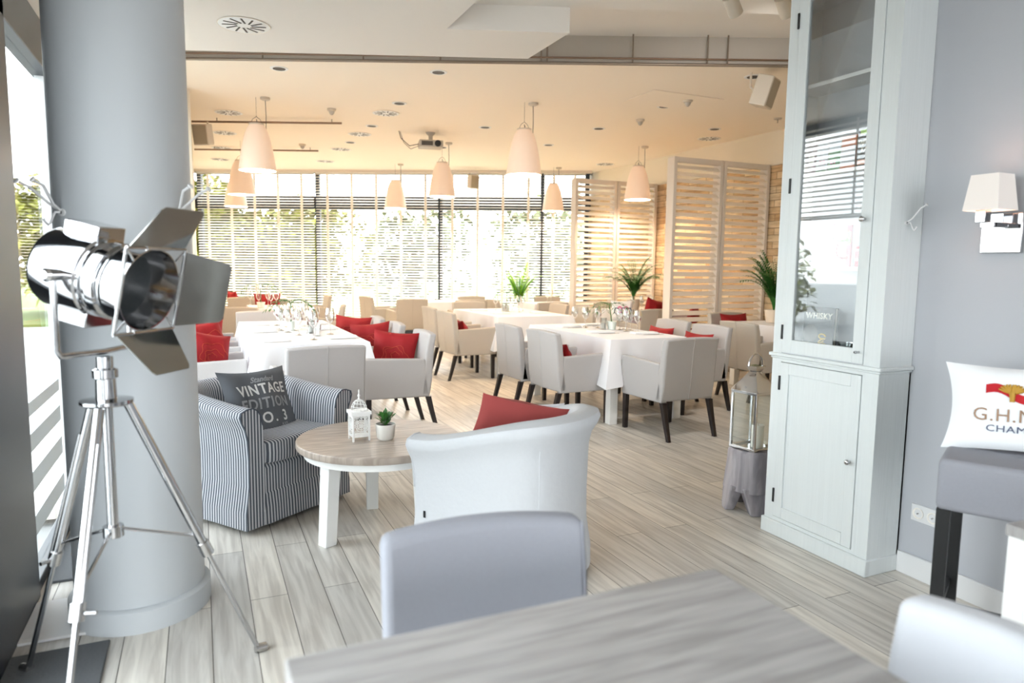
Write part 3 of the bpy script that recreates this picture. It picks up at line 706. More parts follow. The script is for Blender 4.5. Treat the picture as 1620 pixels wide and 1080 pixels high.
# ------------------------------------------------------------------ big palms
def palm(label, x, y, z0, h, mat, n=14, seed=1, pr0=.16, spread=.55, planter='terra', base=None):
    b0 = z0-.3 if base is None else base
    t = thing('potted_palm', label, 'palm', (x, y, 0)); rnd = random.Random(seed)
    MB().lathe([(0, b0), (pr0*.75, b0), (pr0, z0), (pr0*.9, z0), (pr0*.88, z0-.03), (0, z0-.03)], 24).build('planter', planter, t, smooth=50)
    if base is None and z0 > .35: MB().box(-.22, -.16, 0, .22, .16, z0-.3).build('pedestal', 'white', t, bevel=.006)
    st = MB(); lf = MB()
    for i in range(n):
        a = i*2.4+rnd.uniform(-.4, .4); L = h*rnd.uniform(.7, 1.05); sp = spread*rnd.uniform(.3, 1.0); pts = []
        for q in range(11):
            f_ = q/10; r = sp*h*(f_**1.6); pts.append(Vector((math.cos(a)*r, math.sin(a)*r, z0-.03+L*(f_-.35*sp*2*f_**3))))
        st.tube(pts, [.007-.005*q/10 for q in range(11)], 5)
        for q in range(3, 11):
            for hh in (0, .5):
                p = pts[q-1].lerp(pts[q], 1-hh); d = (pts[q]-pts[q-1]).normalized(); sd_ = d.cross(Vector((0, 0, 1)))
                sd_ = sd_.normalized() if sd_.length > .05 else Vector((1, 0, 0))
                for s in (-1, 1): lf.leaf(p, d*.75+sd_*s*.8+Vector((0, 0, .15)), h*.25*(1-.05*q), .016*h/.7, .8)
    st.build('stems', 'leafd', t); lf.build('fronds', mat, t)
palm('bright green palm in a planter at the far window, left of the far screen', 5.62, 12.15, .62, .95, 'leafl', 30, 4, .2, .5)
palm('dark palm between the two louvred screens', 6.12, 9.0, .94, .80, 'leafd', 34, 9, .11, .75, base=.786)
palm('dark palm beside the cabinet, in front of the near louvred screen', 6.34, 6.34, .94, .82, 'leafd', 46, 14, .11, .62, base=.786)

# ------------------------------------------------------------------ louvred screens
def screen(label, x0, y, x1, H=2.86, n=31):
    t = thing('louvred_screen', label, 'screen', ((x0+x1)/2, y, 0), 0, 'louvred folding screens'); W2 = (x1-x0)/2
    for (a, b) in ((-W2, -.006), (.006, W2)):
        f = MB()
        f.box(a, -.02, 0, a+.05, .13, H); f.box(b-.05, -.02, 0, b, .13, H); f.box(a+.05, -.018, H-.07, b-.05, .05, H-.002); f.box(a+.05, -.018, .002, b-.05, .05, .09)
        fo_ = f.build('panel_frame', 'louvref', t, bevel=.004); s = MB()
        for i in range(n):
            z = .135+i*(H-.26)/(n-1)
            s.box(a+.05, -.042, -.005, b-.05, .042, .005, Matrix.Translation((0, .02, z)) @ Matrix.Rotation(math.radians(38), 4, 'X'))
        s.build('louvres', 'louvre', fo_, bevel=.002)
    for z in (.5, 1.4, 2.3): MB().box(-.012, -.028, z, .012, -.018, z+.1).build('hinge', 'louvref', t)
screen('tall white louvred folding screen nearer the camera, right of the pendant', 5.63, 7.47, 7.26)
screen('tall white louvred folding screen further back, behind the dark palm', 5.62, 10.02, 7.22)

# ------------------------------------------------------------------ tub armchairs
def tub(name, label, mat, loc, rz, hf, hb, flare=.028, feet='leg', W_=.37, Df=.36, Db=.38):
    t = thing(name, label, 'armchair', (*loc, 0), rz)
    path = []
    for i in range(9): path.append((W_, Df-(Df+.02)*i/8))
    for i in range(1, 32):
        a = PI*i/32; c, s_ = math.cos(a), math.sin(a); e = 2/2.5
        path.append((W_*math.copysign(abs(c)**e, c), -.02-(Db-.02)*abs(s_)**e))
    for i in range(9): path.append((-W_, -.02+(Df+.02)*i/8))
    n = len(path); P = []; U = []; s_acc = 0; cap = []
    for i, (x, y) in enumerate(path):
        if i: s_acc += math.hypot(x-path[i-1][0], y-path[i-1][1])
        a_, b_ = path[max(0, i-1)], path[min(n-1, i+1)]; tx, ty = b_[0]-a_[0], b_[1]-a_[1]; L = math.hypot(tx, ty); nx_, ny_ = -ty/L, tx/L
        if nx_*x+ny_*(y-.1) < 0: nx_, ny_ = -nx_, -ny_
        q = (Df-y)/(Df+Db); q = q*q*(3-2*q); h = hf+(hb-hf)*q; fl = flare
        sec = [(.012, .03), (.010, .12), (-.002, .19), (-.012, .26), (-.014, .40), (-.008, h-.16), (.006, h-.10), (.006+fl*.7, h-.06), (.008+fl, h-.03), (.004+fl*.85, h-.006), (-.012, h+.008), (-.045, h+.008), (-.075, h-.008), (-.095, h-.04), (-.105, h-.09), (-.112, .46), (-.112, .25), (-.108, .03)]
        wr = .004*noise.noise(Vector((s_acc*6, 0, 3)))
        P.append([(x+nx_*(o+wr), y+ny_*(o+wr), z) for o, z in sec]); U.append([(s_acc, z) for o, z in sec])
        if i in (0, n-1): cap.append((i, [(o, z) for o, z in sec]))
    k = MB().grid(P, U, flip=False)
    for i, sec in cap:
        m_ = len(sec); sgn = 1 if i == 0 else -1
        bulge = [tuple(Vector(P[i][j])) for j in range(m_)]
        b = len(k.v); k.v += bulge; f = list(range(b, b+m_)); f = f if i == 0 else f[::-1]
        uvs = {b+j: (o*1.0, z) for j, (o, z) in enumerate(sec)}
        k.uv[len(k.f)] = [uvs[q] for q in f]; k.f.append(f)
    body = k.build('tub_shell', mat, t, smooth=50)
    # rounded front edge piping of the arms
    for i in (0, n-1):
        MB().tube([Vector(p)+Vector((0, .002, 0)) for p in P[i][4:15]], .004, 5).build('arm_piping', mat, body, smooth=60)
    ax = W_-.112; xs = [-ax-.01+(2*ax+.02)*j/10 for j in range(11)]
    prof = [(Df+.006, .03), (Df+.002, .12), (Df-.006, .195), (Df-.012, .2), (Df-.014, .33), (Df-.03, .352), (-.25, .352)]
    MB().grid([[(x, y+.003*math.sin(x*40)*(z < .19), z) for y, z in prof] for x in xs], [[(x+1, z) for y, z in prof] for x in xs], flip=True).build('front_skirt', mat, t, smooth=50)
    MB().sbox((0, .025, .415), (2*ax+.005, .70, .135), .22, 40, 14).build('seat_cushion', mat, t, smooth=60)
    for sx_ in (-1, 1):
        for yy in (-.2, .27): MB().lathe([(0, 0), (.022, 0), (.028, .06), (0, .06)], 12, Matrix.Translation((sx_*.27, yy, 0))).build('foot', feet, t)
    # inner floor under the cushion and back lining
    return t
hd = math.degrees(math.atan2(-.585, -.81))  # facing (.585,-.81)
def head(dx, dy): return math.atan2(-dx, dy)
fx, fy = .585, -.811
ac = tub('tub_armchair', 'blue-grey and white striped tub armchair beside the column and round table', 'stripe', (.195-fy*-.37*-1*0+0, 0), 0, .665, .72)
# front right-hand corner at (.195,3.725): place the chair centre behind it
ac.location = (.195+.811*.375-.585*.37, 3.725+.585*.375+.811*.37, 0); ac.rotation_euler = (0, 0, head(fx, fy))
acm = Matrix.Translation(ac.location) @ Matrix.Rotation(head(fx, fy), 4, 'Z')
cz = frame(acm @ Vector((.045, -.05, .635))+Vector((.085, -.045, -.04)), (acm.to_3x3() @ Vector((-.02, 1, .42))), roll=-2)
cu_, con = cushion('charcoal_cushion', 'charcoal cushion reading VINTAGE EDITION NO. 3 on the striped armchair', 'cushion', .48, .46, .13, 'char', cz)
text('lettering', 'VINTAGE', .088, 'print', cu_, lambda x, y, h: con(x, y+.085, h), 1.12, sx=.84)
text('lettering', 'EDITION', .088, 'printf', cu_, lambda x, y, h: con(x, y+.0, h), 1.12, sx=.88)
text('lettering', 'NO. 3', .088, 'print', cu_, lambda x, y, h: con(x+.0, y-.085, h), 1.3, sx=.9)
text('script_lettering', 'Standard', .045, 'printf', cu_, lambda x, y, h: con(x+.01, y+.145, h), 1.0, font_shear=.4)
text('lettering', 'AVE', .026, 'printf', cu_, lambda x, y, h: con(x+.09, y-.135, h), 1.2)
text('lettering', '334', .026, 'printf', cu_, lambda x, y, h: con(x+.09, y-.165, h), 1.6)
wf = head(-.53, .85)
wt = tub('tub_armchair', 'white slipcovered tub armchair seen from behind, holding a coral cushion', 'linen', (1.31, 2.93), wf, .64, .77, .035, W_=.325, Df=.31)
wm_ = Matrix.Translation(wt.location) @ Matrix.Rotation(wf, 4, 'Z')
sh = [c for c in wt.children if c.name.startswith('tub_shell')][0]
MB().tube([(-.26, -.335-.0, z) for z in (.05, .3, .5, .66)], .0025, 6).build('seam', 'linen', sh, smooth=60)
cc_, _ = cushion('coral_cushion', 'coral red cushion leaning in the white tub armchair', 'cushion', .47, .42, .14, 'coral', frame((1.375, 2.99, .612), (.25, 1, .55), roll=14))
cg_, _ = cushion('grey_cushion', 'pale grey cushion half hidden behind the coral cushion', 'cushion', .40, .36, .10, 'cloth', frame((1.46, 3.12, .595), (.25, 1, .5), roll=4))
MB().box(-.006, -.002, -.016, .006, 0, .016).build('maker_tag', 'black', wt, loc=(-.316, .25, .28), rz=PI/2)

# ------------------------------------------------------------------ round coffee table with lantern and plant
ct = thing('coffee_table', 'round coffee table with grey-brown wooden top and white splayed legs', 'table', (.86, 3.63, 0))
MB().lathe([(0, .462), (.43, .462), (.435, .468), (.435, .495), (.43, .5), (0, .5)], 64).build('tabletop', 'rtop', ct, smooth=40)
MB().lathe([(.36, .42), (.395, .42), (.395, .462), (.36, .462)], 64).build('apron_ring', 'white', ct, smooth=40)
for lx, ly in ((.55, 3.47), (.885, 3.93), (1.045, 3.40)):
    d = Vector((lx-.83, ly-3.61, 0)); a = math.atan2(d.y, d.x); dn = d.normalized(); b0 = Vector((lx-.86, ly-3.63, 0)); t0 = Vector((lx-.86, ly-3.63, .462))-dn*.03
    sd_ = Vector((-dn.y, dn.x, 0)); q = lambda c, w, t_: [c-dn*t_-sd_*w, c+dn*t_-sd_*w, c+dn*t_+sd_*w, c-dn*t_+sd_*w]
    MB().hexa(q(b0, .033, .033), q(t0, .037, .037)).build('leg', 'white', ct, bevel=.003)
ml = thing('candle_lantern', 'small white pierced metal lantern with domed top on the round table', 'lantern', (.745, 3.60, .5), .05)
w = .042
fr = MB()
for sx_ in (-1, 1):
    for sy_ in (-1, 1): fr.box(sx_*w-.005, sy_*w-.005, 0, sx_*w+.005, sy_*w+.005, .15)
fr.box(-w-.004, -w-.004, .022, w+.004, w+.004, .026); fr.box(-w-.012, -w-.012, .142, w+.012, w+.012, .158); fr.box(-w-.006, -w-.006, .132, w+.006, w+.006, .142)
fr.build('frame', 'white', ml, bevel=.0015)
for a in range(4):
    pn = MB(); R_ = Matrix.Rotation(a*PI/2, 4, 'Z')
    for rr in (.010, .020, .030):
        pn.tube([(rr*math.cos(i*PI/8), -w, .082+rr*math.sin(i*PI/8)) for i in range(17)], .0016, 4, R_)
    for i in range(8):
        b_ = i*PI/4; pn.tube([(0, -w, .082), (.034*math.cos(b_), -w, .082+.034*math.sin(b_))], .0014, 4, R_)
        pn.tube([(.034*math.cos(b_)+.006*math.cos(q_*PI/3), -w, .082+.034*math.sin(b_)+.006*math.sin(q_*PI/3)) for q_ in range(7)], .0013, 4, R_)
    for zz in (.032, .125): pn.tube([(-w, -w, zz), (w, -w, zz)], .002, 4, R_)
    for i in range(7): pn.tube([(-w+i*w/3.5, -w, .125), (-w+(i+1)*w/3.5, -w, .134)], .0012, 4, R_); pn.tube([(-w+(i+1)*w/3.5, -w, .125), (-w+i*w/3.5, -w, .134)], .0012, 4, R_)
    pn.build('pierced_panel', 'white', ml)
dm = MB()
for i in range(12):
    b_ = i*PI/6; dm.tube([(.042*math.cos(t_)*math.cos(b_), .042*math.cos(t_)*math.sin(b_), .158+.058*math.sin(t_)) for t_ in [j*PI/16 for j in range(9)]], .0014, 4)
for t_ in (.02, .4, .8, 1.15): dm.tube([(.042*math.cos(t_)*math.cos(b_), .042*math.cos(t_)*math.sin(b_), .158+.058*math.sin(t_)) for b_ in [j*PI/12 for j in range(25)]], .0016, 4)
dm.build('dome', 'white', ml)
MB().lathe([(.002, .214), (.007, .218), (.004, .228), (.008, .236), (.003, .245), (.004, .262), (0, .272)], 12).build('finial', 'white', ml, smooth=60)
pp = thing('potted_plant', 'small green leafy plant in a round white pot on the round table', 'plant', (.875, 3.555, .5))
MB().lathe([(0, 0), (.036, 0), (.046, .012), (.054, .085), (.049, .085), (.045, .07), (0, .07)], 32).build('pot', 'potw', pp, smooth=50)
lf = MB(); rnd = random.Random(5)
for i in range(46):
    a = rnd.uniform(0, 2*PI); el = rnd.uniform(.25, 1.5); r0 = rnd.uniform(.0, .03); h0 = rnd.uniform(.075, .125)
    d = Vector((math.cos(a)*math.cos(el), math.sin(a)*math.cos(el), math.sin(el))); lf.leaf((r0*math.cos(a), r0*math.sin(a), h0), d, rnd.uniform(.035, .055), rnd.uniform(.018, .026), .3)
st = MB()
for i in range(7): a = i*.9; st.tube([(0, 0, .065), (.012*math.cos(a), .012*math.sin(a), .10), (.03*math.cos(a), .03*math.sin(a), .135)], .0016, 4)
lf.build('leaves', 'leafd', pp); st.build('stems', 'leafd', pp); MB().lathe([(0, .068), (.044, .068), (.04, .074), (0, .078)], 16).build('soil', 'soil', pp)

# ------------------------------------------------------------------ foreground table and chairs
ft = thing('dining_table', 'large grey-brown wooden table filling the bottom of the view', 'table', (.55, .66, 0))
MB().box(-.444, -.62, .735, .444, .465, .78).build('tabletop', 'fgtop', ft, bevel=.006, bseg=3)
MB().box(-.40, -.57, .66, .40, .42, .735).build('apron', 'white', ft)
for sx_ in (-1, 1):
    for yy in (-.54, .39): MB().box(sx_*.385-.035, yy-.035, 0, sx_*.385+.035, yy+.035, .735).build('leg', 'white', ft, bevel=.003)
def make_low(mat):
    t = thing('dining_chair', '', 'chair'); w = .50
    rows = []; N = 10
    for z, y in ((.40, 0), (.55, -.015), (.7, -.035), (.80, -.055)):
        r = []
        rows.append((z, y))
    k = MB(); P = []
    for z, y in rows:
        ring = []
        for i in range(N+1):
            x = -w/2+w*i/N; ring.append((x, y-.03*(1-(2*i/N-1)**2), z+(.014*(1-(2*i/N-1)**2) if z > .75 else 0)))
        for i in range(N, -1, -1):
            x = -w/2+w*i/N; ring.append((x, y-.03*(1-(2*i/N-1)**2)+.075, z+(.014*(1-(2*i/N-1)**2) if z > .75 else 0)))
        P.append(ring)
    k.grid(P, cv=True, flip=False); nn = 2*(N+1)
    for i in range(N):
        k.f.append([3*nn+i, 3*nn+i+1, 3*nn+nn-2-i, 3*nn+nn-1-i]); k.f.append([i+1, i, nn-1-i, nn-2-i])
    b = k.build('backrest', mat, t, bevel=.022, bseg=4)
    MB().tube([(-w/2+.012, y-.0+.073, z) for z, y in rows], .003, 6).build('piping', mat, b, smooth=60)
    MB().box(-w/2, .06, .36, w/2, .50, .48).build('seat', mat, t, bevel=.025, bseg=4)
    for sx_ in (-1, 1):
        for yy in (.03, .44): MB().hexa([(sx_*.2-.015, yy-.015, 0), (sx_*.2+.015, yy-.015, 0), (sx_*.2+.015, yy+.015, 0), (sx_*.2-.015, yy+.015, 0)], [(sx_*.22-.02, yy-.02, .37), (sx_*.22+.02, yy-.02, .37), (sx_*.22+.02, yy+.02, .37), (sx_*.22-.02, yy+.02, .37)]).build('leg', 'leg', t)
    return t
c1 = make_low('fgchair'); c1['label'] = 'silver-grey low-backed chair facing the camera behind the large foreground table'; c1.location = (.605, 1.47, 0); c1.rotation_euler = (0, 0, head(-.1, -1))
c2 = make_low('fgchair2'); c2['label'] = 'pale chair at the bottom right corner of the view, beside the foreground table'; c2.location = (1.22, .60, 0); c2.rotation_euler = (0, 0, head(-1, .0))

# ------------------------------------------------------------------ bar stool with champagne cushion
bs = thing('bar_stool', 'light grey upholstered high chair with black legs by the grey wall', 'bar stool', (2.69, 1.435, 0), head(-.88, -.47))
for sx_ in (-1, 1):
    MB().hexa([(sx_*.235-.02, .18, 0), (sx_*.235+.02, .18, 0), (sx_*.235+.02, .22, 0), (sx_*.235-.02, .22, 0)], [(sx_*.235-.022, .178, .58), (sx_*.235+.022, .178, .58), (sx_*.235+.022, .222, .58), (sx_*.235-.022, .222, .58)]).build('leg', 'black', bs, bevel=.002)
    MB().hexa([(sx_*.22-.02, -.19, 0), (sx_*.22+.02, -.19, 0), (sx_*.22+.02, -.15, 0), (sx_*.22-.02, -.15, 0)], [(sx_*.22-.02, -.17, .58), (sx_*.22+.02, -.17, .58), (sx_*.22+.02, -.13, .58), (sx_*.22-.02, -.13, .58)]).build('leg', 'black', bs, bevel=.002)
    MB().box(sx_*.235-.012, -.18, .17, sx_*.235+.012, .18, .20).build('side_stretcher', 'black', bs)
MB().box(-.215, .188, .20, .215, .212, .24).build('footrest', 'black', bs, bevel=.002)
MB().box(-.26, -.12, .58, .26, .235, .765).build('seat', 'fgchair', bs, bevel=.02, bseg=4)
MB().hexa([(-.25, -.18, .58), (.25, -.18, .58), (.25, -.11, .58), (-.25, -.11, .58)], [(-.255, -.205, 1.04), (.255, -.205, 1.04), (.255, -.14, 1.04), (-.255, -.14, 1.04)]).build('backrest', 'fgchair2', bs, bevel=.02, bseg=4)
bm_ = Matrix.Translation((2.69, 1.435, 0)) @ Matrix.Rotation(head(-.88, -.47), 4, 'Z')
wc, won = cushion('white_cushion', 'white cushion printed with a red sash and champagne lettering on the high chair', 'cushion', .58, .33, .10, 'whitecush', frame(bm_ @ Vector((-.005, -.045, .925)), bm_.to_3x3() @ Vector((.0, 1, .25)), roll=2))
text('lettering', 'G.H.MUMM', .066, 'bronze', wc, lambda x, y, h: won(x-.02, y-.03, h), 1.08, bold=.0)
text('lettering', 'CHAMPAGNE', .034, 'navy', wc, lambda x, y, h: won(x-.02, y-.078, h), 1.08, sx=1.2, bold=.0)
rb = MB(); rows = []
for i in range(21):
    x = -.155+.24*i/20; y = .065-.045*(i/20)+.012*math.sin(i*.5); rows.append([won(x, y-.016, .0005), won(x, y+.016, .0005)])
rb.grid(rows).build('red_sash', 'ribbon', wc)
eg = MB()
for s in (-1, 1):
    for i in range(5):
        a = .5+i*.28; p0 = won(-.075+s*.008, .055, .002); p1 = won(-.075+s*(.01+.036*math.cos(a)), .05+.036*math.sin(a), .002); eg.tube([p0, p0.lerp(p1, .5), p1], [.005, .006, .003], 5)
eg.tube([won(-.075, .022, .002), won(-.075, .055, .002), won(-.071, .085, .002)], [.008, .01, .005], 6); eg.build('eagle_emblem', 'gold', wc)
wl_ = thing('dining_table', 'white-legged table cut off by the right frame edge, in front of the high chair', 'table', (2.25, .72, 0))
for sx_ in (-1, 1):
    for sy_ in (-1, 1): MB().box(sx_*.30-.035, sy_*.305-.035, 0, sx_*.30+.035, sy_*.305+.035, .735).build('leg', 'white', wl_, bevel=.003)
MB().box(-.34, -.345, .735, .34, .345, .765).build('tabletop', 'fgtop', wl_, bevel=.003)

# ------------------------------------------------------------------ wall sconce and sockets
so = thing('wall_sconce', 'square-shaded wall lamp with chrome bracket on the grey wall', 'wall lamp', (3.0, 1.79, 1.6))
MB().box(-.02, -.09, -.10, 0, .07, .06).build('back_plate', 'chrome', so, bevel=.003)
MB().box(-.10, -.035, .0, -.02, -.015, .02).build('bracket_arm', 'chrome', so, bevel=.002); MB().box(-.13, -.01, .02, -.09, .03, .075).build('lamp_holder', 'chrome', so, bevel=.002)
MB().box(-.11, -.035, .0, -.09, .02, .02).build('bracket_arm', 'chrome', so, bevel=.002)
k = MB(); c0 = (-.12, -.02); a_, b_, = .070, .054
bot = [(c0[0]-a_*.9, c0[1]-a_, .065), (c0[0]+a_*.9, c0[1]-a_, .065), (c0[0]+a_*.9, c0[1]+a_, .065), (c0[0]-a_*.9, c0[1]+a_, .065)]
top = [(c0[0]-b_*.9, c0[1]-b_, .205), (c0[0]+b_*.9, c0[1]-b_, .205), (c0[0]+b_*.9, c0[1]+b_, .205), (c0[0]-b_*.9, c0[1]+b_, .205)]
k.add(bot+top, [(0, 1, 5, 4), (1, 2, 6, 5), (2, 3, 7, 6), (3, 0, 4, 7)]); shd = k.build('lamp_shade', 'lampshade', so)
sm_ = shd.modifiers.new('thickness', 'SOLIDIFY'); sm_.thickness = .003
pl_ = bpy.data.lights.new('sconce_lamp', 'POINT'); pl_.energy = .35; pl_.color = (1, .6, .45); pl_.shadow_soft_size = .03
plo = bpy.data.objects.new('sconce_lamp', pl_); COL.objects.link(plo); plo.location = (2.88, 1.80, 1.73)
sk = thing('double_socket', 'white double power socket on the grey wall above the skirting', 'socket', (3.0, 2.01, .31))
MB().box(-.008, -.075, -.04, 0, .07, .04).build('cover_plate', 'skirt', sk, bevel=.003)
for yy in (-.037, .033): MB().lathe([(.024, 0), (.026, .004), (.022, .004), (.018, -.004), (0, -.004)], 20, Matrix.Translation((-.009, yy, 0)) @ Matrix.Rotation(-PI/2, 4, 'Y')).build('socket_outlet', 'tape', sk, smooth=40)
for yy in (-.037, .033): MB().lathe([(.003, 0), (.003, .012), (0, .012)], 8, Matrix.Translation((-.006, yy, 0)) @ Matrix.Rotation(-PI/2, 4, 'Y')).build('earth_pin', 'steel', sk)

# ------------------------------------------------------------------ coat hooks
def hook(label, loc, nrm, tilt=0, s=1, number='No2', double=True):
    # local: z outwards from the mounting surface, y up
    mt = frame(loc, nrm, roll=tilt) @ Matrix.Scale(s, 4)
    t = thing('coat_hook', label, 'coat hook', mtx=mt)
    k = MB(); k.tube([(0, .0, .006), (0, .0, .03), (0, -.045, .05), (0, -.055, .06), (0, -.04, .075), (0, -.03, .078)], [.006, .005, .005, .005, .005, .006], 8); k.build('lower_hook', 'skirt', t, smooth=60)
    for q in ((-1, 1) if double else (0,)):
        k = MB(); k.tube([(0, .01, .006), (q*.01, .03, .04), (q*.03, .065, .07), (q*.05, .10, .10), (q*.055, .115, .135)], [.006]*5, 8)
        k.lathe([(0, 0), (.013, .002), (.012, .008), (0, .01)], 14, Matrix.Translation((q*.055, .117, .14)) @ Matrix.Rotation(-.6, 4, 'X')); k.build('upper_arm', 'skirt', t, smooth=60)
    k = MB(); k.lathe([(0, .0), (.02, .0), (.019, .006), (0, .007)], 20, Matrix.Diagonal((1.3, .8, 1, 1))); k.build('mount_plate', 'skirt', t, smooth=50)
    text('number', number, .016, 'black', t, lambda x, y, h: Vector((x, y, .009+h)), cuts=0)
ca, sa = math.cos(math.radians(-27)), math.sin(math.radians(-27))
hook('white curved coat hook on the right side of the column above the chrome lamp', (-.26+.24*math.cos(-.72), 3.14+.24*math.sin(-.72), 1.60), (math.cos(-.72), math.sin(-.72), 0), s=.85)
hook('white curved coat hook on the left side of the column, close to the glass', (-.26+.24*math.cos(-2.45), 3.14+.24*math.sin(-2.45), 1.595), (math.cos(-2.45), math.sin(-2.45), 0), s=.85)
hook('white coat hook on the narrow side of the cabinet', (2.895, 2.134, 1.635), (0, -1, 0), s=.62, double=False)

# ------------------------------------------------------------------ cabinet
cb = thing('display_cabinet', 'tall white wooden cabinet with glass door above and panelled door below', 'cabinet', (2.885, 2.455, 0))
ci = Matrix.Translation((-2.885, -2.455, 0)); X0, X1, Y0, Y1 = 2.785, 2.998, 2.135, 2.775
MB().box(X0-.014, Y0-.006, 0, X1, Y1+.012, .082, ci).build('plinth', 'cab', cb, bevel=.006)
k = MB(); k.box(X0, Y0, .082, X1, Y0+.02, .955, ci); k.box(X0, Y1-.02, .082, X1, Y1, .955, ci); k.box(X1-.01, Y0, .082, X1, Y1, .955, ci); k.box(X0, Y0+.02, .082, X0+.02, Y0+.085, .955, ci); k.box(X0, Y1-.06, .082, X0+.02, Y1-.02, .955, ci); k.box(X0, Y0+.085, .082, X0+.02, Y1-.06, .10, ci); k.box(X0, Y0+.085, .94, X0+.02, Y1-.06, .955, ci)
k.build('lower_body', 'cab', cb)
k = MB(); k.box(X0-.006, Y0-.008, .955, X1, Y1+.008, .967, ci); k.box(X0-.014, Y0-.016, .967, X1, Y1+.016, .985, ci); k.build('waist_moulding', 'cab', cb, bevel=.004)
ld = MB(); a0, a1, z0, z1 = Y0+.088, Y1-.063, .103, .937
ld.box(X0-.004, a0, z0, X0+.014, a0+.055, z1, ci); ld.box(X0-.004, a1-.055, z0, X0+.014, a1, z1, ci); ld.box(X0-.004, a0+.055, z0, X0+.014, a1-.055, z0+.06, ci); ld.box(X0-.004, a0+.055, z1-.06, X0+.014, a1-.055, z1, ci)
ldo = ld.build('lower_door', 'cab', cb, bevel=.002)
MB().box(X0+.004, a0+.05, z0+.05, X0+.012, a1-.05, z1-.05, ci).build('door_panel', 'cab', ldo)
def knob(y, z, par, r=.013): MB().lathe([(0, 0), (.006, .0), (.005, .012), (r, .018), (r, .026), (r*.6, .031), (0, .031)], 16, ci @ Matrix.Translation((X0-.004, y, z)) @ Matrix.Rotation(-PI/2, 4, 'Y')).build('knob', 'chrome', par, smooth=50)
knob(a0+.03, .52, ldo)
for zz in (.79, .18): MB().box(X0-.010, a1-.004, zz, X0-.002, a1+.006, zz+.075, ci).build('hinge', 'black', ldo)
# upper body
TZ = 2.86; k = MB()
k.box(X0, Y0, .985, X1, Y0+.02, TZ, ci); k.box(X0, Y1-.02, .985, X1, Y1, TZ, ci); k.box(X0, Y0+.02, .985, X0+.02, Y0+.085, TZ, ci); k.box(X0, Y1-.06, .985, X0+.02, Y1-.02, TZ, ci); k.box(X0, Y0+.085, TZ-.06, X0+.02, Y1-.06, TZ, ci); k.box(X0, Y0, TZ, X1, Y1, TZ+.02, ci)
k.build('upper_body', 'cab', cb)
k = MB(); k.box(X1-.012, Y0+.02, .985, X1, Y1-.02, TZ, ci); k.box(X0+.002, Y0+.02, .985, X1-.012, Y1-.02, .998, ci); k.build('back_panel', 'cabin', cb)
k = MB(); k.box(X0-.02, Y0-.02, TZ+.02, X1, Y1+.02, TZ+.05, ci); k.build('cornice', 'cab', cb, bevel=.005)
for zz in (1.42, 1.885, 2.32): MB().box(X0+.025, Y0+.02, zz, X1-.012, Y1-.02, zz+.018, ci).build('shelf', 'white', cb)
ud = MB(); b0, b1, y0_, y1_ = .990, TZ-.065, Y0+.088, Y1-.063
ud.box(X0-.004, y0_, b0, X0+.014, y0_+.058, b1, ci); ud.box(X0-.004, y1_-.062, b0, X0+.014, y1_, b1, ci); ud.box(X0-.004, y0_+.058, b0, X0+.014, y1_-.062, b0+.07, ci); ud.box(X0-.004, y0_+.058, b1-.06, X0+.014, y1_-.062, b1, ci)
udo = ud.build('glass_door', 'cab', cb, bevel=.002)
MB().box(X0+.004, y0_+.05, b0+.06, X0+.007, y1_-.055, b1-.05, ci).build('glass_pane', 'cglass', udo)
knob(y0_+.035, 1.655, udo); knob(y0_+.022, 1.045, udo, .007)
for zz in (1.06, 1.81, 2.62): MB().box(X0-.010, y1_-.004, zz, X0-.002, y1_+.006, zz+.075, ci).build('hinge', 'black', udo)
# contents
def book(label, y, z, w, h, mat, x=2.845, d=.02, leanx=.04, grp=None):
    t = thing('book', label, 'book', (x, y, z), 0, grp); t.rotation_euler = (0, leanx, 0)
    MB().box(-.0015, -w/2, 0, .0015, w/2, h).build('front_cover', mat, t); MB().box(.0015, -w/2+.003, .003, d, w/2-.003, h-.003).build('pages', 'paper', t); MB().box(d, -w/2, 0, d+.003, w/2, h).build('back_cover', mat, t)
    return t
onb = lambda dy, dz: (lambda x, y, h: Vector((-.002-h, -x+dy, y+dz)))
b = book('dark WHISKY book with amber glass on its cover, behind the cabinet glass', 2.545, 1.0, .19, .235, 'bk_dark')
text('title', 'WHISKY', .042, 'paper', b, onb(0, .19), 1.05)
k = MB()
for i in range(4):
    k.tube([(-.003, -.03-.02*math.cos(a), .09-.022*i+.012*math.sin(a*1+i)) for a in [q*2*PI/14 for q in range(13)]], .0035, 5)
k.build('cover_art', 'yellow', b); MB().lathe([(0, 0), (.045, .001), (0, .002)], 24, Matrix.Translation((-.002, .045, .10)) @ Matrix.Rotation(-PI/2, 4, 'Y')).build('cover_disc', 'cable', b)
for y, l, mt, hh, ww in ((2.665, 'dark plum book, leftmost on the upper cabinet shelf', 'bk_plum', .145, .075), (2.595, 'pale grey-blue book with pink print on the upper cabinet shelf', 'bk_grey', .155, .07), (2.52, 'green-fronted book with pink print on the upper cabinet shelf', 'bk_green', .15, .07), (2.44, 'orange and grey book on the upper cabinet shelf', 'bk_orange', .16, .085)):
    b = book(l, y, 1.904, ww, hh, mt, 2.86)
    if mt == 'bk_plum': MB().box(-.003, -.02, .05, -.002, .012, .10).build('cover_patch', 'paper', b)
    if mt == 'bk_grey': text('title', 'KO', .028, 'pink', b, onb(-.005, .05), 1.1); MB().box(-.003, -.03, .0, -.002, .03, .014).build('cover_band', 'bk_green', b)
    if mt == 'bk_green': text('title', 'RT', .028, 'pink', b, onb(.005, .045), 1.1); MB().box(-.003, -.035, .10, -.002, .035, .15).build('cover_band', 'bk_grey', b)
    if mt == 'bk_orange': MB().box(-.003, -.042, .02, -.002, .042, .11).build('cover_band', 'cabin', b)
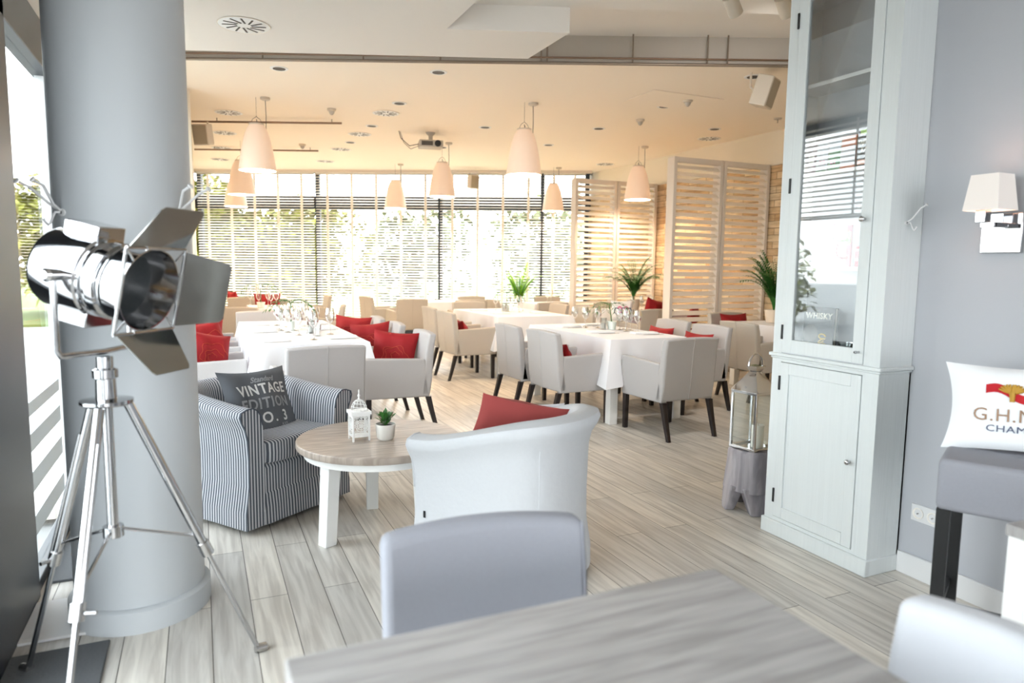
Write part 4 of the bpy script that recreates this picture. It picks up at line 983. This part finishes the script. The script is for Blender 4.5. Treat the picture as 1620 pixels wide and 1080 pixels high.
b = book('black book with white title TAJEMNICE KAWY on the upper cabinet shelf', 2.335, 1.904, .105, .185, 'bk_dark', 2.855)
text('title', 'TAJEMNICE', .026, 'paper', b, onb(0, .115), 1.0, sx=.75); text('title', 'KAWY', .03, 'paper', b, onb(-.005, .08), 1.0, sx=.8)
MB().box(-.003, -.01, .15, -.002, .04, .175).build('cover_leaf', 'leafl', b); MB().box(-.003, -.05, .012, -.002, .045, .035).build('cover_band', 'bk_orange', b)
hr = thing('hook_rack', 'upright hook rack with green and red hooks on the middle cabinet shelf', 'hook rack', (2.86, 2.40, 1.438))
MB().box(-.006, -.012, 0, .006, .012, .20).build('upright', 'tin', hr); MB().box(-.008, -.010, .11, -.005, .010, .17).build('green_panel', 'hookgreen', hr)
MB().tube([(-.008, .0, .13), (-.02, .03, .125), (-.02, .07, .13), (-.02, .082, .16), (-.02, .08, .20)], [.005]*5, 8).build('hook', 'hookgreen', hr, smooth=60)
MB().tube([(-.008, .0, .045), (-.02, .02, .042), (-.02, .045, .05), (-.02, .055, .075), (-.02, .053, .10)], [.005]*5, 8).build('hook', 'hookred', hr, smooth=60)
for a_, b_ in ((.078, .207), (.052, .106)): MB().sbox((-.02, a_, b_), (.014, .014, .012), .9, 10, 6).build('hook_ball', 'hookred', hr, smooth=60)
tn = thing('drinks_tin', 'red tin with pale bands on the middle cabinet shelf', 'tin', (2.89, 2.345, 1.438))
MB().lathe([(0, 0), (.032, 0), (.034, .004), (.034, .094), (.032, .098), (0, .098)], 24).build('can', 'tin', tn, smooth=40)
for z in (.03, .075): MB().lathe([(.0345, z), (.0345, z+.01)], 24).build('pale_band', 'paper', tn, smooth=40)
for y, l in ((2.385, 'clear tumbler beside the WHISKY book in the cabinet'), (2.31, 'clear tumbler at the right end of the cabinet bottom')):
    o = tag(MB().lathe([(0, .002), (.03, .002), (.036, .075), (.033, .075), (.027, .01), (0, .01)], 20).build('whisky_glass', 'drink', None, smooth=50, loc=(2.86, y, .998)), l, 'glass')

# ------------------------------------------------------------------ stump stool with glass lantern
sc = Vector((2.955, 3.07, 0)); stp = thing('stump_stool', 'weathered grey carved wooden stump stool beside the cabinet', 'stool', sc)
P = []; N = 40
for z, r in ((.13, .148), (.2, .140), (.30, .130), (.355, .128), (.37, .118)):
    row = []
    for j in range(N):
        a = 2*PI*j/N; rr = r*(1+.04*math.sin(3*a+1)+.02*math.sin(11*a)); row.append((rr*math.cos(a), rr*math.sin(a), z+(.035*max(0, math.cos(4*a)) if z == .13 else 0)*0))
    P.append(row)
k = MB().grid(P, cv=True); k.f.append([4*N+j for j in range(N)]); k.f.append([j for j in range(N)][::-1]); k.build('stump_body', 'weather', stp, smooth=50)
for i in range(4):
    a = PI/4+i*PI/2+.35; c, s_ = math.cos(a), math.sin(a); t_ = Vector((-s_, c, 0)); r_o = Vector((c, s_, 0))
    f0 = r_o*.135; f1 = r_o*.105
    MB().hexa([f0-t_*.038-r_o*.035, f0-t_*.038+r_o*.02, f0+t_*.038+r_o*.02, f0+t_*.038-r_o*.035], [f1-t_*.085-r_o*.045+Vector((0, 0, .14)), f1-t_*.085+r_o*.03+Vector((0, 0, .16)), f1+t_*.085+r_o*.03+Vector((0, 0, .16)), f1+t_*.085-r_o*.045+Vector((0, 0, .14))]).build('foot', 'weather', stp, bevel=.008)
gl = thing('floor_lantern', 'chrome and glass lantern with pyramid roof and ring handle on the stump stool', 'lantern', (2.955, 3.07, .372), .12)
w = .085; H_ = .34; k = MB()
for sx_ in (-1, 1):
    for sy_ in (-1, 1): k.box(sx_*w-.007, sy_*w-.007, 0, sx_*w+.007, sy_*w+.007, H_)
for z in (0, H_-.012):
    k.box(-w-.008, -w-.008, z, w+.008, -w+.008, z+.016); k.box(-w-.008, w-.008, z, w+.008, w+.008, z+.016); k.box(-w-.008, -w+.008, z, -w+.008, w-.008, z+.016); k.box(w-.008, -w+.008, z, w+.008, w-.008, z+.016)
k.box(-w, -w, .0, w, w, .006); k.build('frame', 'chrome', gl, bevel=.0015)
for i in range(4): MB().box(-w+.007, -w-.001, .016, w-.007, -w+.001, H_-.012, Matrix.Rotation(i*PI/2, 4, 'Z')).build('glass_pane', 'glass', gl)
MB().hexa([(-w-.012, -w-.012, H_+.004), (w+.012, -w-.012, H_+.004), (w+.012, w+.012, H_+.004), (-w-.012, w+.012, H_+.004)], [(-.022, -.022, H_+.12), (.022, -.022, H_+.12), (.022, .022, H_+.12), (-.022, .022, H_+.12)]).build('roof', 'chrome', gl, bevel=.0015)
MB().hexa([(-.026, -.026, H_+.12), (.026, -.026, H_+.12), (.026, .026, H_+.12), (-.026, .026, H_+.12)], [(-.04, -.04, H_+.15), (.04, -.04, H_+.15), (.04, .04, H_+.15), (-.04, .04, H_+.15)]).build('crown', 'chrome', gl)
MB().tube([(.06*math.cos(a), 0, H_+.15+.07*math.sin(a)) for a in [i*PI/10 for i in range(11)]], .006, 8).build('ring_handle', 'chrome', gl, smooth=60)
cn = thing('pillar_candle', 'white pillar candle inside the chrome lantern', 'candle', (2.965, 3.04, .380)); MB().lathe([(0, 0), (.035, 0), (.036, .135), (.031, .13), (0, .128)], 24).build('wax', 'candle', cn, smooth=50); MB().tube([(0, 0, .126), (.002, 0, .142)], .001, 5).build('wick', 'black', cn)

# ------------------------------------------------------------------ ceiling fixtures
def make_vent():
    t = thing('swirl_diffuser', '', 'air vent')
    MB().lathe([(.165, 0), (.17, -.004), (.172, 0)], 40).build('rim', 'ceild', t, smooth=50)
    f_ = MB().lathe([(0, -.002), (.167, -.002), (.17, 0)], 40).build('face_plate', 'white', t, smooth=40)
    for i in range(12):
        a = i*PI/6; MB().box(.045, -.006, -.0045, .14, .006, -.0025, Matrix.Rotation(a, 4, 'Z') @ Matrix.Translation((0, .018, 0))).build('slot', 'cable', t)
    return t
VG = 'round swirl diffusers in the dining ceiling'
vpos = [(2.21, 8.84), (2.21, 10.4), (2.21, 11.88), (2.2, 13.38), (.41, 9.73), (.41, 11.24), (.42, 12.72), (.43, 14.1), (6.88, 8.31), (6.9, 11.2)]
vlab = ['nearest of the diffusers in line behind the projector-side row', 'second diffuser along the centre-left row', 'third diffuser along the centre-left row', 'furthest diffuser along the centre-left row', 'nearest diffuser by the left wall above the pipe', 'second diffuser by the left wall between the pipes', 'third diffuser by the left wall', 'furthest diffuser by the left wall', 'diffuser above the near louvred screen', 'diffuser above the far louvred screen']
for (x, y), l in zip(vpos, vlab): place('vent', make_vent, 'round white swirl vent, '+l, (x, y, CZ-.002), random.uniform(0, 1), VG)
place('vent', make_vent, 'large round white swirl vent in the low ceiling nearest the camera', (.335, 5.23, 3.028), .2)
def make_down():
    t = thing('downlight', '', 'downlight'); MB().lathe([(.06, -.004), (.085, -.004), (.088, 0)], 28).build('trim_ring', 'white', t, smooth=40); MB().lathe([(0, -.001), (.06, -.001), (.062, -.005)], 28).build('lens', 'cable', t, smooth=40); return t
dl = [((.78, 7.34), 'near the left end of the rail'), ((2.22, 6.76), 'just behind the rail at its middle'), ((2.22, 8.23), 'between rail and nearest centre-left swirl vent'), ((5.07, 5.5), 'near the speaker by the cabinet'), ((5.07, 6.94), 'beside the ceiling sensor pair at right'), ((5.07, 8.42), 'left of the conical sensor at right'), ((3.65, 9.07), 'behind the largest right pendant'), ((6.48, 7.72), 'right-hand row above the near screen'), ((5.05, 9.89), 'in front of the far louvred screen'), ((2.23, 9.71), 'between the first two centre-left vents'), ((2.22, 11.15), 'between the second and third centre-left vents'), ((3.65, 10.9), 'in the centre row towards the window')]
for (x, y), l in dl: place('down', make_down, 'small round recessed downlight '+l, (x, y, CZ-.002), 0, 'recessed downlights in the dining ceiling')
def make_smoke():
    t = thing('smoke_detector', '', 'smoke detector'); MB().lathe([(.055, 0), (.055, -.02), (.045, -.03), (0, -.032)], 24).build('base', 'cream', t, smooth=40); MB().lathe([(.035, -.03), (.03, -.055), (.012, -.075), (0, -.076)], 20).build('sensor_cone', 'projm', t, smooth=40); return t
for (x, y), l in [((1.55, 8.9), 'right of the left pendant'), ((1.57, 11.69), 'above the second pipe end'), ((5.24, 7.68), 'in front of the near screen'), ((5.11, 6.56), 'on the ceiling access panel')]: place('smoke', make_smoke, 'conical smoke detector on the dining ceiling, '+l, (x, y, CZ), 0, 'conical smoke detectors on the dining ceiling')
tag(MB().box(4.5, 6.35, CZ-.008, 5.45, 6.95, CZ-.002).build('access_panel', 'ceild', bevel=.002), 'flush square access panel in the ceiling around a sensor', 'ceiling panel')
sp = thing('fire_sprinkler', 'small chrome sprinkler near the ceiling corner behind the cabinet top', 'sprinkler', (6.72, 6.82, CZ)); MB().lathe([(.05, 0), (.045, -.015), (0, -.016)], 18).build('escutcheon', 'cream', sp, smooth=40); MB().tube([(0, 0, -.01), (0, 0, -.06)], .008, 8).build('nozzle', 'steel', sp)
def pendant(label, x, y, loops=1, s=1.0, energy=38):
    t = thing('pendant_lamp', label, 'pendant lamp', (x, y, CZ), 0, 'white glass bell pendants')
    MB().lathe([(0, 0), (.055, 0), (.055, -.025), (.03, -.035), (0, -.035)], 24).build('canopy', 'cream', t, smooth=40)
    ox = -.10; oy = .02; zt = -.33; zb = -.83
    prof = [(.078, zt+.02), (.09, zt+.005), (.115, zt-.04), (.146, zt-.13), (.172, zt-.25), (.193, zt-.38), (.206, zb+.02), (.209, zb), (.203, zb), (.188, zt-.38), (.167, zt-.25), (.141, zt-.13), (.11, zt-.045), (.086, zt), (.074, zt+.02)]
    sh_ = MB().lathe(prof, 40, Matrix.Translation((ox, oy, 0))).build('lamp_shade', 'pend', t, smooth=60)
    MB().lathe([(0, zt+.03), (.085, zt+.03), (.085, zt+.015), (0, zt+.015)], 24, Matrix.Translation((ox, oy, 0))).build('shade_cap', 'cream', t, smooth=40)
    MB().tube([(0, 0, -.03), (.005, .0, -.2), (.0, .0, -.45), (.02, .0, -.60), (-.03, .02, -.68), (-.06, .0, -.55), (-.06, .0, -.40), (ox, oy, -.25), (ox, oy, zt+.02)] if loops else [(0, 0, -.03), (ox/2, 0, -.2), (ox, oy, zt+.02)], .004, 6).build('cable', 'cable', t, smooth=60)
    MB().tube([(ox, oy, -.0), (ox, oy, -.22)], .0018, 5).build('suspension_wire', 'cable', t); 
    for s_ in (-1, 1): MB().tube([(ox, oy, -.22), (ox+s_*.04, oy, -.25), (ox+s_*.07, oy, zt+.02)], .0025, 5).build('hanger', 'cable', t)
    MB().sbox((ox, oy, -.55), (.09, .09, .11), 1, 14, 10).build('bulb', 'bulb', t, smooth=60)
    l = bpy.data.lights.new('pendant_light', 'POINT'); l.energy = energy; l.color = (1, .78, .55); l.shadow_soft_size = .06
    lo = bpy.data.objects.new('pendant_light', l); COL.objects.link(lo); lo.location = (x+ox, y+oy, CZ-.72)
    return t
pendant('white bell pendant nearest at left, above the long left table', .76, 8.67)
pendant('white bell pendant with looped cable, largest and nearest at right of centre', 3.62, 7.5)
pendant('white bell pendant with looped cable beside the projector', 3.6, 10.45)
pendant('white bell pendant hanging between the two louvred screens', 6.45, 9.3)
pendant('small white bell pendant behind the left one, partly hidden by it', .75, 11.8)
pendant('small white bell pendant over the window, left of the projector-side pendant', 3.54, 13.05)
pendant('small white bell pendant over the window, left of the far louvred screen', 6.36, 12.0)
pendant('furthest small white bell pendant at left over the window', .78, 14.3)
pj = thing('projector', 'small grey ceiling projector on a short bracket with dangling cables', 'projector', (3.1, 9.8, CZ), -.2)
MB().lathe([(0, 0), (.07, 0), (.06, -.02), (.03, -.05), (.03, -.12), (0, -.12)], 18).build('bracket', 'projm', pj, smooth=40)
MB().box(-.17, -.13, -.22, .17, .13, -.12).build('body', 'projm', pj, bevel=.015, bseg=3); MB().lathe([(0, 0), (.045, 0), (.045, .03), (.03, .03), (0, .02)], 20, Matrix.Translation((.09, -.13, -.17)) @ Matrix.Rotation(PI/2, 4, 'X')).build('lens', 'black', pj, smooth=40)
MB().box(-.14, -.134, -.20, .02, -.13, -.14).build('vent_grille', 'cable', pj)
MB().tube([(-.17, 0, -.17), (-.3, 0, -.20), (-.42, 0, -.10), (-.45, 0, 0)], .006, 6).build('cable', 'cable', pj, smooth=60); MB().tube([(-.17, .03, -.19), (-.28, .03, -.24), (-.38, .03, -.15), (-.43, .03, 0)], .004, 6).build('cable', 'cable', pj, smooth=60)
def spk(label, x, y, z, rz, s=1, tilt=.3):
    t = thing('wall_speaker', label, 'speaker', (x, y, z), rz); Rm = Matrix.Rotation(tilt, 4, 'X')
    MB().box(-.11*s, -.08*s, -.14*s, .11*s, .08*s, .14*s, Rm).build('cabinet', 'cream', t, bevel=.01); MB().box(-.095*s, -.086*s, -.125*s, .095*s, -.08*s, .125*s, Rm).build('grille', 'grille', t, bevel=.003)
    MB().tube([(0, .06*s, 0), (0, .14*s, .06*s), (0, .14*s, .20*s)], .012, 8).build('mount_arm', 'cream', t)
    return t
spk('beige loudspeaker under the ceiling beside the cabinet top', 5.02, 5.28, 3.12, .5)
spk('small beige loudspeaker hung above the third blind', 4.95, 12.9, 3.06, .2, .9, .1)
spk('small grey loudspeaker on the left wall under the first pipe', .1, 9.6, 3.0, -.5, .9, .2)
def pipe(label, x0, x1, y0, z=3.27):
    t = thing('sprinkler_pipe', label, 'pipe', (0, 0, 0), 0, 'thin copper pipes under the ceiling'); f_ = lambda x: y0-.4515*x
    MB().tube([(x0, f_(x0), z), (x1, f_(x1), z)], .014, 8).build('tube', 'pipe', t, smooth=60)
    for x in (x0+.3, x1-.12): MB().tube([(x, f_(x), z), (x, f_(x), CZ)], .006, 6).build('hanger_rod', 'rail', t)
pipe('nearer thin copper pipe hung across the left part of the ceiling', -.02, 1.78, 10.28); pipe('further thin copper pipe across the left part of the ceiling', .0, 1.85, 12.75)
al = thing('fire_alarm', 'red fire alarm beacon on the wall right of the column top', 'alarm', (-.15, 8.60, 3.16)); MB().box(-.05, 0, -.05, .05, .03, .05).build('base', 'black', al); MB().sbox((0, -.03, -.02), (.11, .09, .10), .5, 14, 8).build('red_lens', 'alarm', al, smooth=60)
def track(label, x, y, z=3.2, aim=(3.6, 6.5, .6), energy=36):
    l = bpy.data.lights.new('spot_beam', 'SPOT'); l.energy = energy; l.color = (1, .96, .92); l.spot_size = math.radians(105); l.spot_blend = 1; l.shadow_soft_size = .12
    lo = bpy.data.objects.new('spot_beam', l); COL.objects.link(lo); d_ = (Vector(aim)-Vector((x, y, z-.1))).normalized(); lo.location = Vector((x, y, z-.1))+d_*.18; lo.rotation_euler = d_.to_track_quat('-Z', 'Y').to_euler()
    t = thing('ceiling_spotlight', label, 'spotlight', (x, y, z), .4); MB().box(-.03, -.03, -.09, .03, .03, 0).build('mount', 'cream', t, bevel=.003)
    MB().lathe([(0, 0), (.045, .0), (.045, .13), (.04, .13), (.038, .05), (0, .05)], 20, Matrix.Translation((0, 0, -.10)) @ Matrix.Rotation(2.2, 4, 'Y')).build('lamp_head', 'cream', t, smooth=40)
    MB().lathe([(0, .1), (.038, .1), (.038, .105), (0, .105)], 20, Matrix.Translation((0, 0, -.10)) @ Matrix.Rotation(2.2, 4, 'Y')).build('lamp_lens', 'black', t)
track('beige ceiling spotlight left of the cabinet top', 3.05, 3.55, aim=(3.9, 6.5, .6)); track('beige ceiling spotlight cut by the top frame edge, close to the cabinet', 3.35, 3.42, aim=(5.5, 6.5, 1.2))
track('added unseen fill spotlight on the low ceiling above the striped armchair', .35, 3.75, 3.03, (.6, 6.8, .3), 20); track('added unseen fill spotlight on the low ceiling above the white tub armchair', 1.25, 3.3, 3.03, (1.9, 6.6, .3), 26)  # both spots added out of view to brighten the dining tables

# ------------------------------------------------------------------ chrome tripod spotlight
L = thing('tripod_floor_lamp', 'chrome film spotlight with barn doors on a tall tripod before the column', 'floor lamp', (-.275, 2.445, 0))
C0 = Vector((-.275, 2.445, 0)); ti = Matrix.Translation(-C0)
MB().tube([(0, 0, .56), (0, 0, 1.13)], .016, 12).build('centre_column', 'chrome', L, smooth=60)
MB().lathe([(0, .98), (.07, .98), (.075, .985), (.075, .995), (.03, 1.0), (.028, 1.06), (.036, 1.065), (.036, 1.09), (.024, 1.095), (.024, 1.13), (0, 1.13)], 24).build('head_collar', 'chrome', L, smooth=40)
feet = [Vector((.152, 2.57, 0))-C0, Vector((-.385, 2.01, 0))-C0, Vector((-.585, 2.745, 0))-C0]
for f in feet:
    d = f.normalized(); top_ = d*.06+Vector((0, 0, .975)); bot_ = f+Vector((0, 0, .018)); mid = top_.lerp(bot_, .56); s_ = Vector((-d.y, d.x, 0))
    lg = MB(); lg.tube([top_, mid], .0155, 10); lo_ = lg.build('leg', 'chrome', L, smooth=60)
    MB().tube([top_.lerp(bot_, .1)+s_*.012+d*.008, mid+s_*.012+d*.008], .006, 8).build('guide_rod', 'chrome', lo_, smooth=60)
    MB().tube([mid, bot_], .009, 8).build('lower_leg', 'chrome', lo_, smooth=60)
    MB().tube([mid+(top_-mid).normalized()*.03, mid-(top_-mid).normalized()*.02], .021, 10).build('clamp', 'steel', lo_, smooth=40)
    MB().tube([mid+s_*.02, mid+s_*.05], .007, 8).build('clamp_screw', 'chrome', lo_, smooth=60)
    MB().tube([bot_-d*.01, bot_+d*.03-Vector((0, 0, .005))], .016, 10).build('rubber_foot', 'steel', lo_, smooth=60)
    MB().tube([d*.025+Vector((0, 0, .575)), top_.lerp(bot_, .50)+d*-.012], .0055, 8).build('spreader_brace', 'chrome', L, smooth=60)
MB().lathe([(0, .555), (.03, .555), (.03, .59), (0, .59)], 12).build('spreader_hub', 'chrome', L, smooth=40)
ax_ = Vector((.80, -.56, -.22)).normalized(); side = Vector((-.56, -.80, 0)).normalized(); upv = side.cross(ax_).normalized()
if upv.z < 0: upv = -upv
HC = Vector((0, 0, 1.375))
# head frame: local z = optical axis, y = up, x = side (towards the camera)
HM = Matrix.Translation(HC) @ Matrix(((side.x, upv.x, ax_.x, 0), (side.y, upv.y, ax_.y, 0), (side.z, upv.z, ax_.z, 0), (0, 0, 0, 1)))
flipm = (HM.to_3x3().determinant() < 0)
if flipm: HM = Matrix.Translation(HC) @ Matrix(((-side.x, upv.x, ax_.x, 0), (-side.y, upv.y, ax_.y, 0), (-side.z, upv.z, ax_.z, 0), (0, 0, 0, 1)))
sg = -1 if flipm else 1      # +sg*x is the near (camera) side
bd = MB().lathe([(0, -.150), (.10, -.150), (.118, -.145), (.125, -.13), (.125, .015), (.119, .02), (.119, .028)], 56).build('lamp_housing', 'chrome', L, smooth=35, mtx=HM)
MB().lathe([(.119, .028), (.112, .03), (.112, .045), (.118, .05), (.118, .075), (.108, .08), (.108, .10), (.116, .105), (.122, .15), (.126, .175), (.122, .175), (.112, .12), (.10, .085)], 56).build('lens_barrel', 'chrome', bd, smooth=35)
MB().lathe([(0, .09), (.112, .092)], 40).build('lens_mesh', 'mesh', bd)
def slotbox(yy, z0, name):
    k = MB().box(-.055, min(yy, yy+.05*(1 if yy > 0 else -1)), z0-.06, .055, max(yy, yy+.05*(1 if yy > 0 else -1)), z0+.06); o = k.build(name, 'chrome', bd, bevel=.004)
    s_ = MB(); e = .001
    yt = yy+(.05 if yy > 0 else -.05)
    for i in range(3):
        s_.box(-.04, yt-.012-.013*i if yy > 0 else yt+.008+.013*i, z0-.0615, .04, (yt-.008-.013*i) if yy > 0 else yt+.012+.013*i, z0-.0595)
    s_.build('slot', 'black', o)
slotbox(.105, -.04, 'top_vent_box'); slotbox(-.105, -.04, 'bottom_vent_box')
# yoke
yk = MB(); w_ = .145; pz = -.03
yk.tube([(sg*w_, 0, pz), (sg*w_, -.02, pz), ], .012, 10)
ykm = HM.inverted()
pN = HM @ Vector((sg*w_, 0, pz)); pF = HM @ Vector((-sg*w_, 0, pz)); zb_ = 1.145
pts = [pN, pN+Vector((0, 0, -.03)), Vector((pN.x, pN.y, zb_+.02)), Vector((pN.x, pN.y, zb_))*.93+Vector((0, 0, zb_*.07)), Vector((0, 0, zb_)), Vector((pF.x, pF.y, zb_))*.93+Vector((0, 0, zb_*.07)), Vector((pF.x, pF.y, zb_+.02)), pF+Vector((0, 0, -.03)), pF]
MB().tube(pts, .0095, 10).build('yoke', 'chrome', L, smooth=60)
for p in (pN, pF):
    dd = (p-(HM @ Vector((0, 0, pz)))).normalized(); MB().tube([p-dd*.02, p+dd*.02, p+dd*.03], [.018, .02, .012], 14).build('pivot_knob', 'chrome', L, smooth=40)
# barn door frame and four doors
q_ = .128; zf = .178; k = MB()
for a, b in (((-q_, -q_), (q_, -q_)), ((q_, -q_), (q_, q_)), ((q_, q_), (-q_, q_)), ((-q_, q_), (-q_, -q_))): k.tube([(a[0], a[1], zf), (b[0], b[1], zf)], .005, 8)
for sx_ in (-1, 1):
    for sy_ in (-1, 1): k.tube([(sx_*q_, sy_*q_, zf), (sx_*.09, sy_*.09, zf)], .003, 6)
k.build('door_frame', 'chrome', bd, smooth=60)
def door(a, ang, wt_, wb_, ln):
    # hinge edge along local x after rotating about the axis by a; opens by ang from the optical axis
    c, s_ = math.cos(math.radians(ang)), math.sin(math.radians(ang)); R_ = Matrix.Rotation(a, 4, 'Z')
    def P_(u, v): return (u, q_+v*s_, zf+v*c)
    poly = [(-wb_, .006), (wb_, .006), (wt_, ln-.012), (wt_-.012, ln), (-wt_+.012, ln), (-wt_, ln-.012)]
    n_ = Vector((0, c, -s_))*.0015
    vs = [Vector(P_(u, v))+n_ for u, v in poly]+[Vector(P_(u, v))-n_ for u, v in poly]; n = 6
    MB().add(vs, [tuple(range(n)), tuple(range(2*n-1, n-1, -1))]+[(i, i+n, (i+1) % n+n, (i+1) % n) for i in range(n)], None, R_).build('barn_door', 'reflchrome', bd)
    MB().tube([(-.05, q_, zf), (.05, q_, zf)], .007, 8, R_).build('door_hinge', 'steel', bd)
door(0, 62, .095, .12, .15); door(PI, 40, .085, .12, .15)
door(PI/2 if sg < 0 else -PI/2, 50, .10, .12, .14); door(-PI/2 if sg < 0 else PI/2, 60, .10, .12, .16)
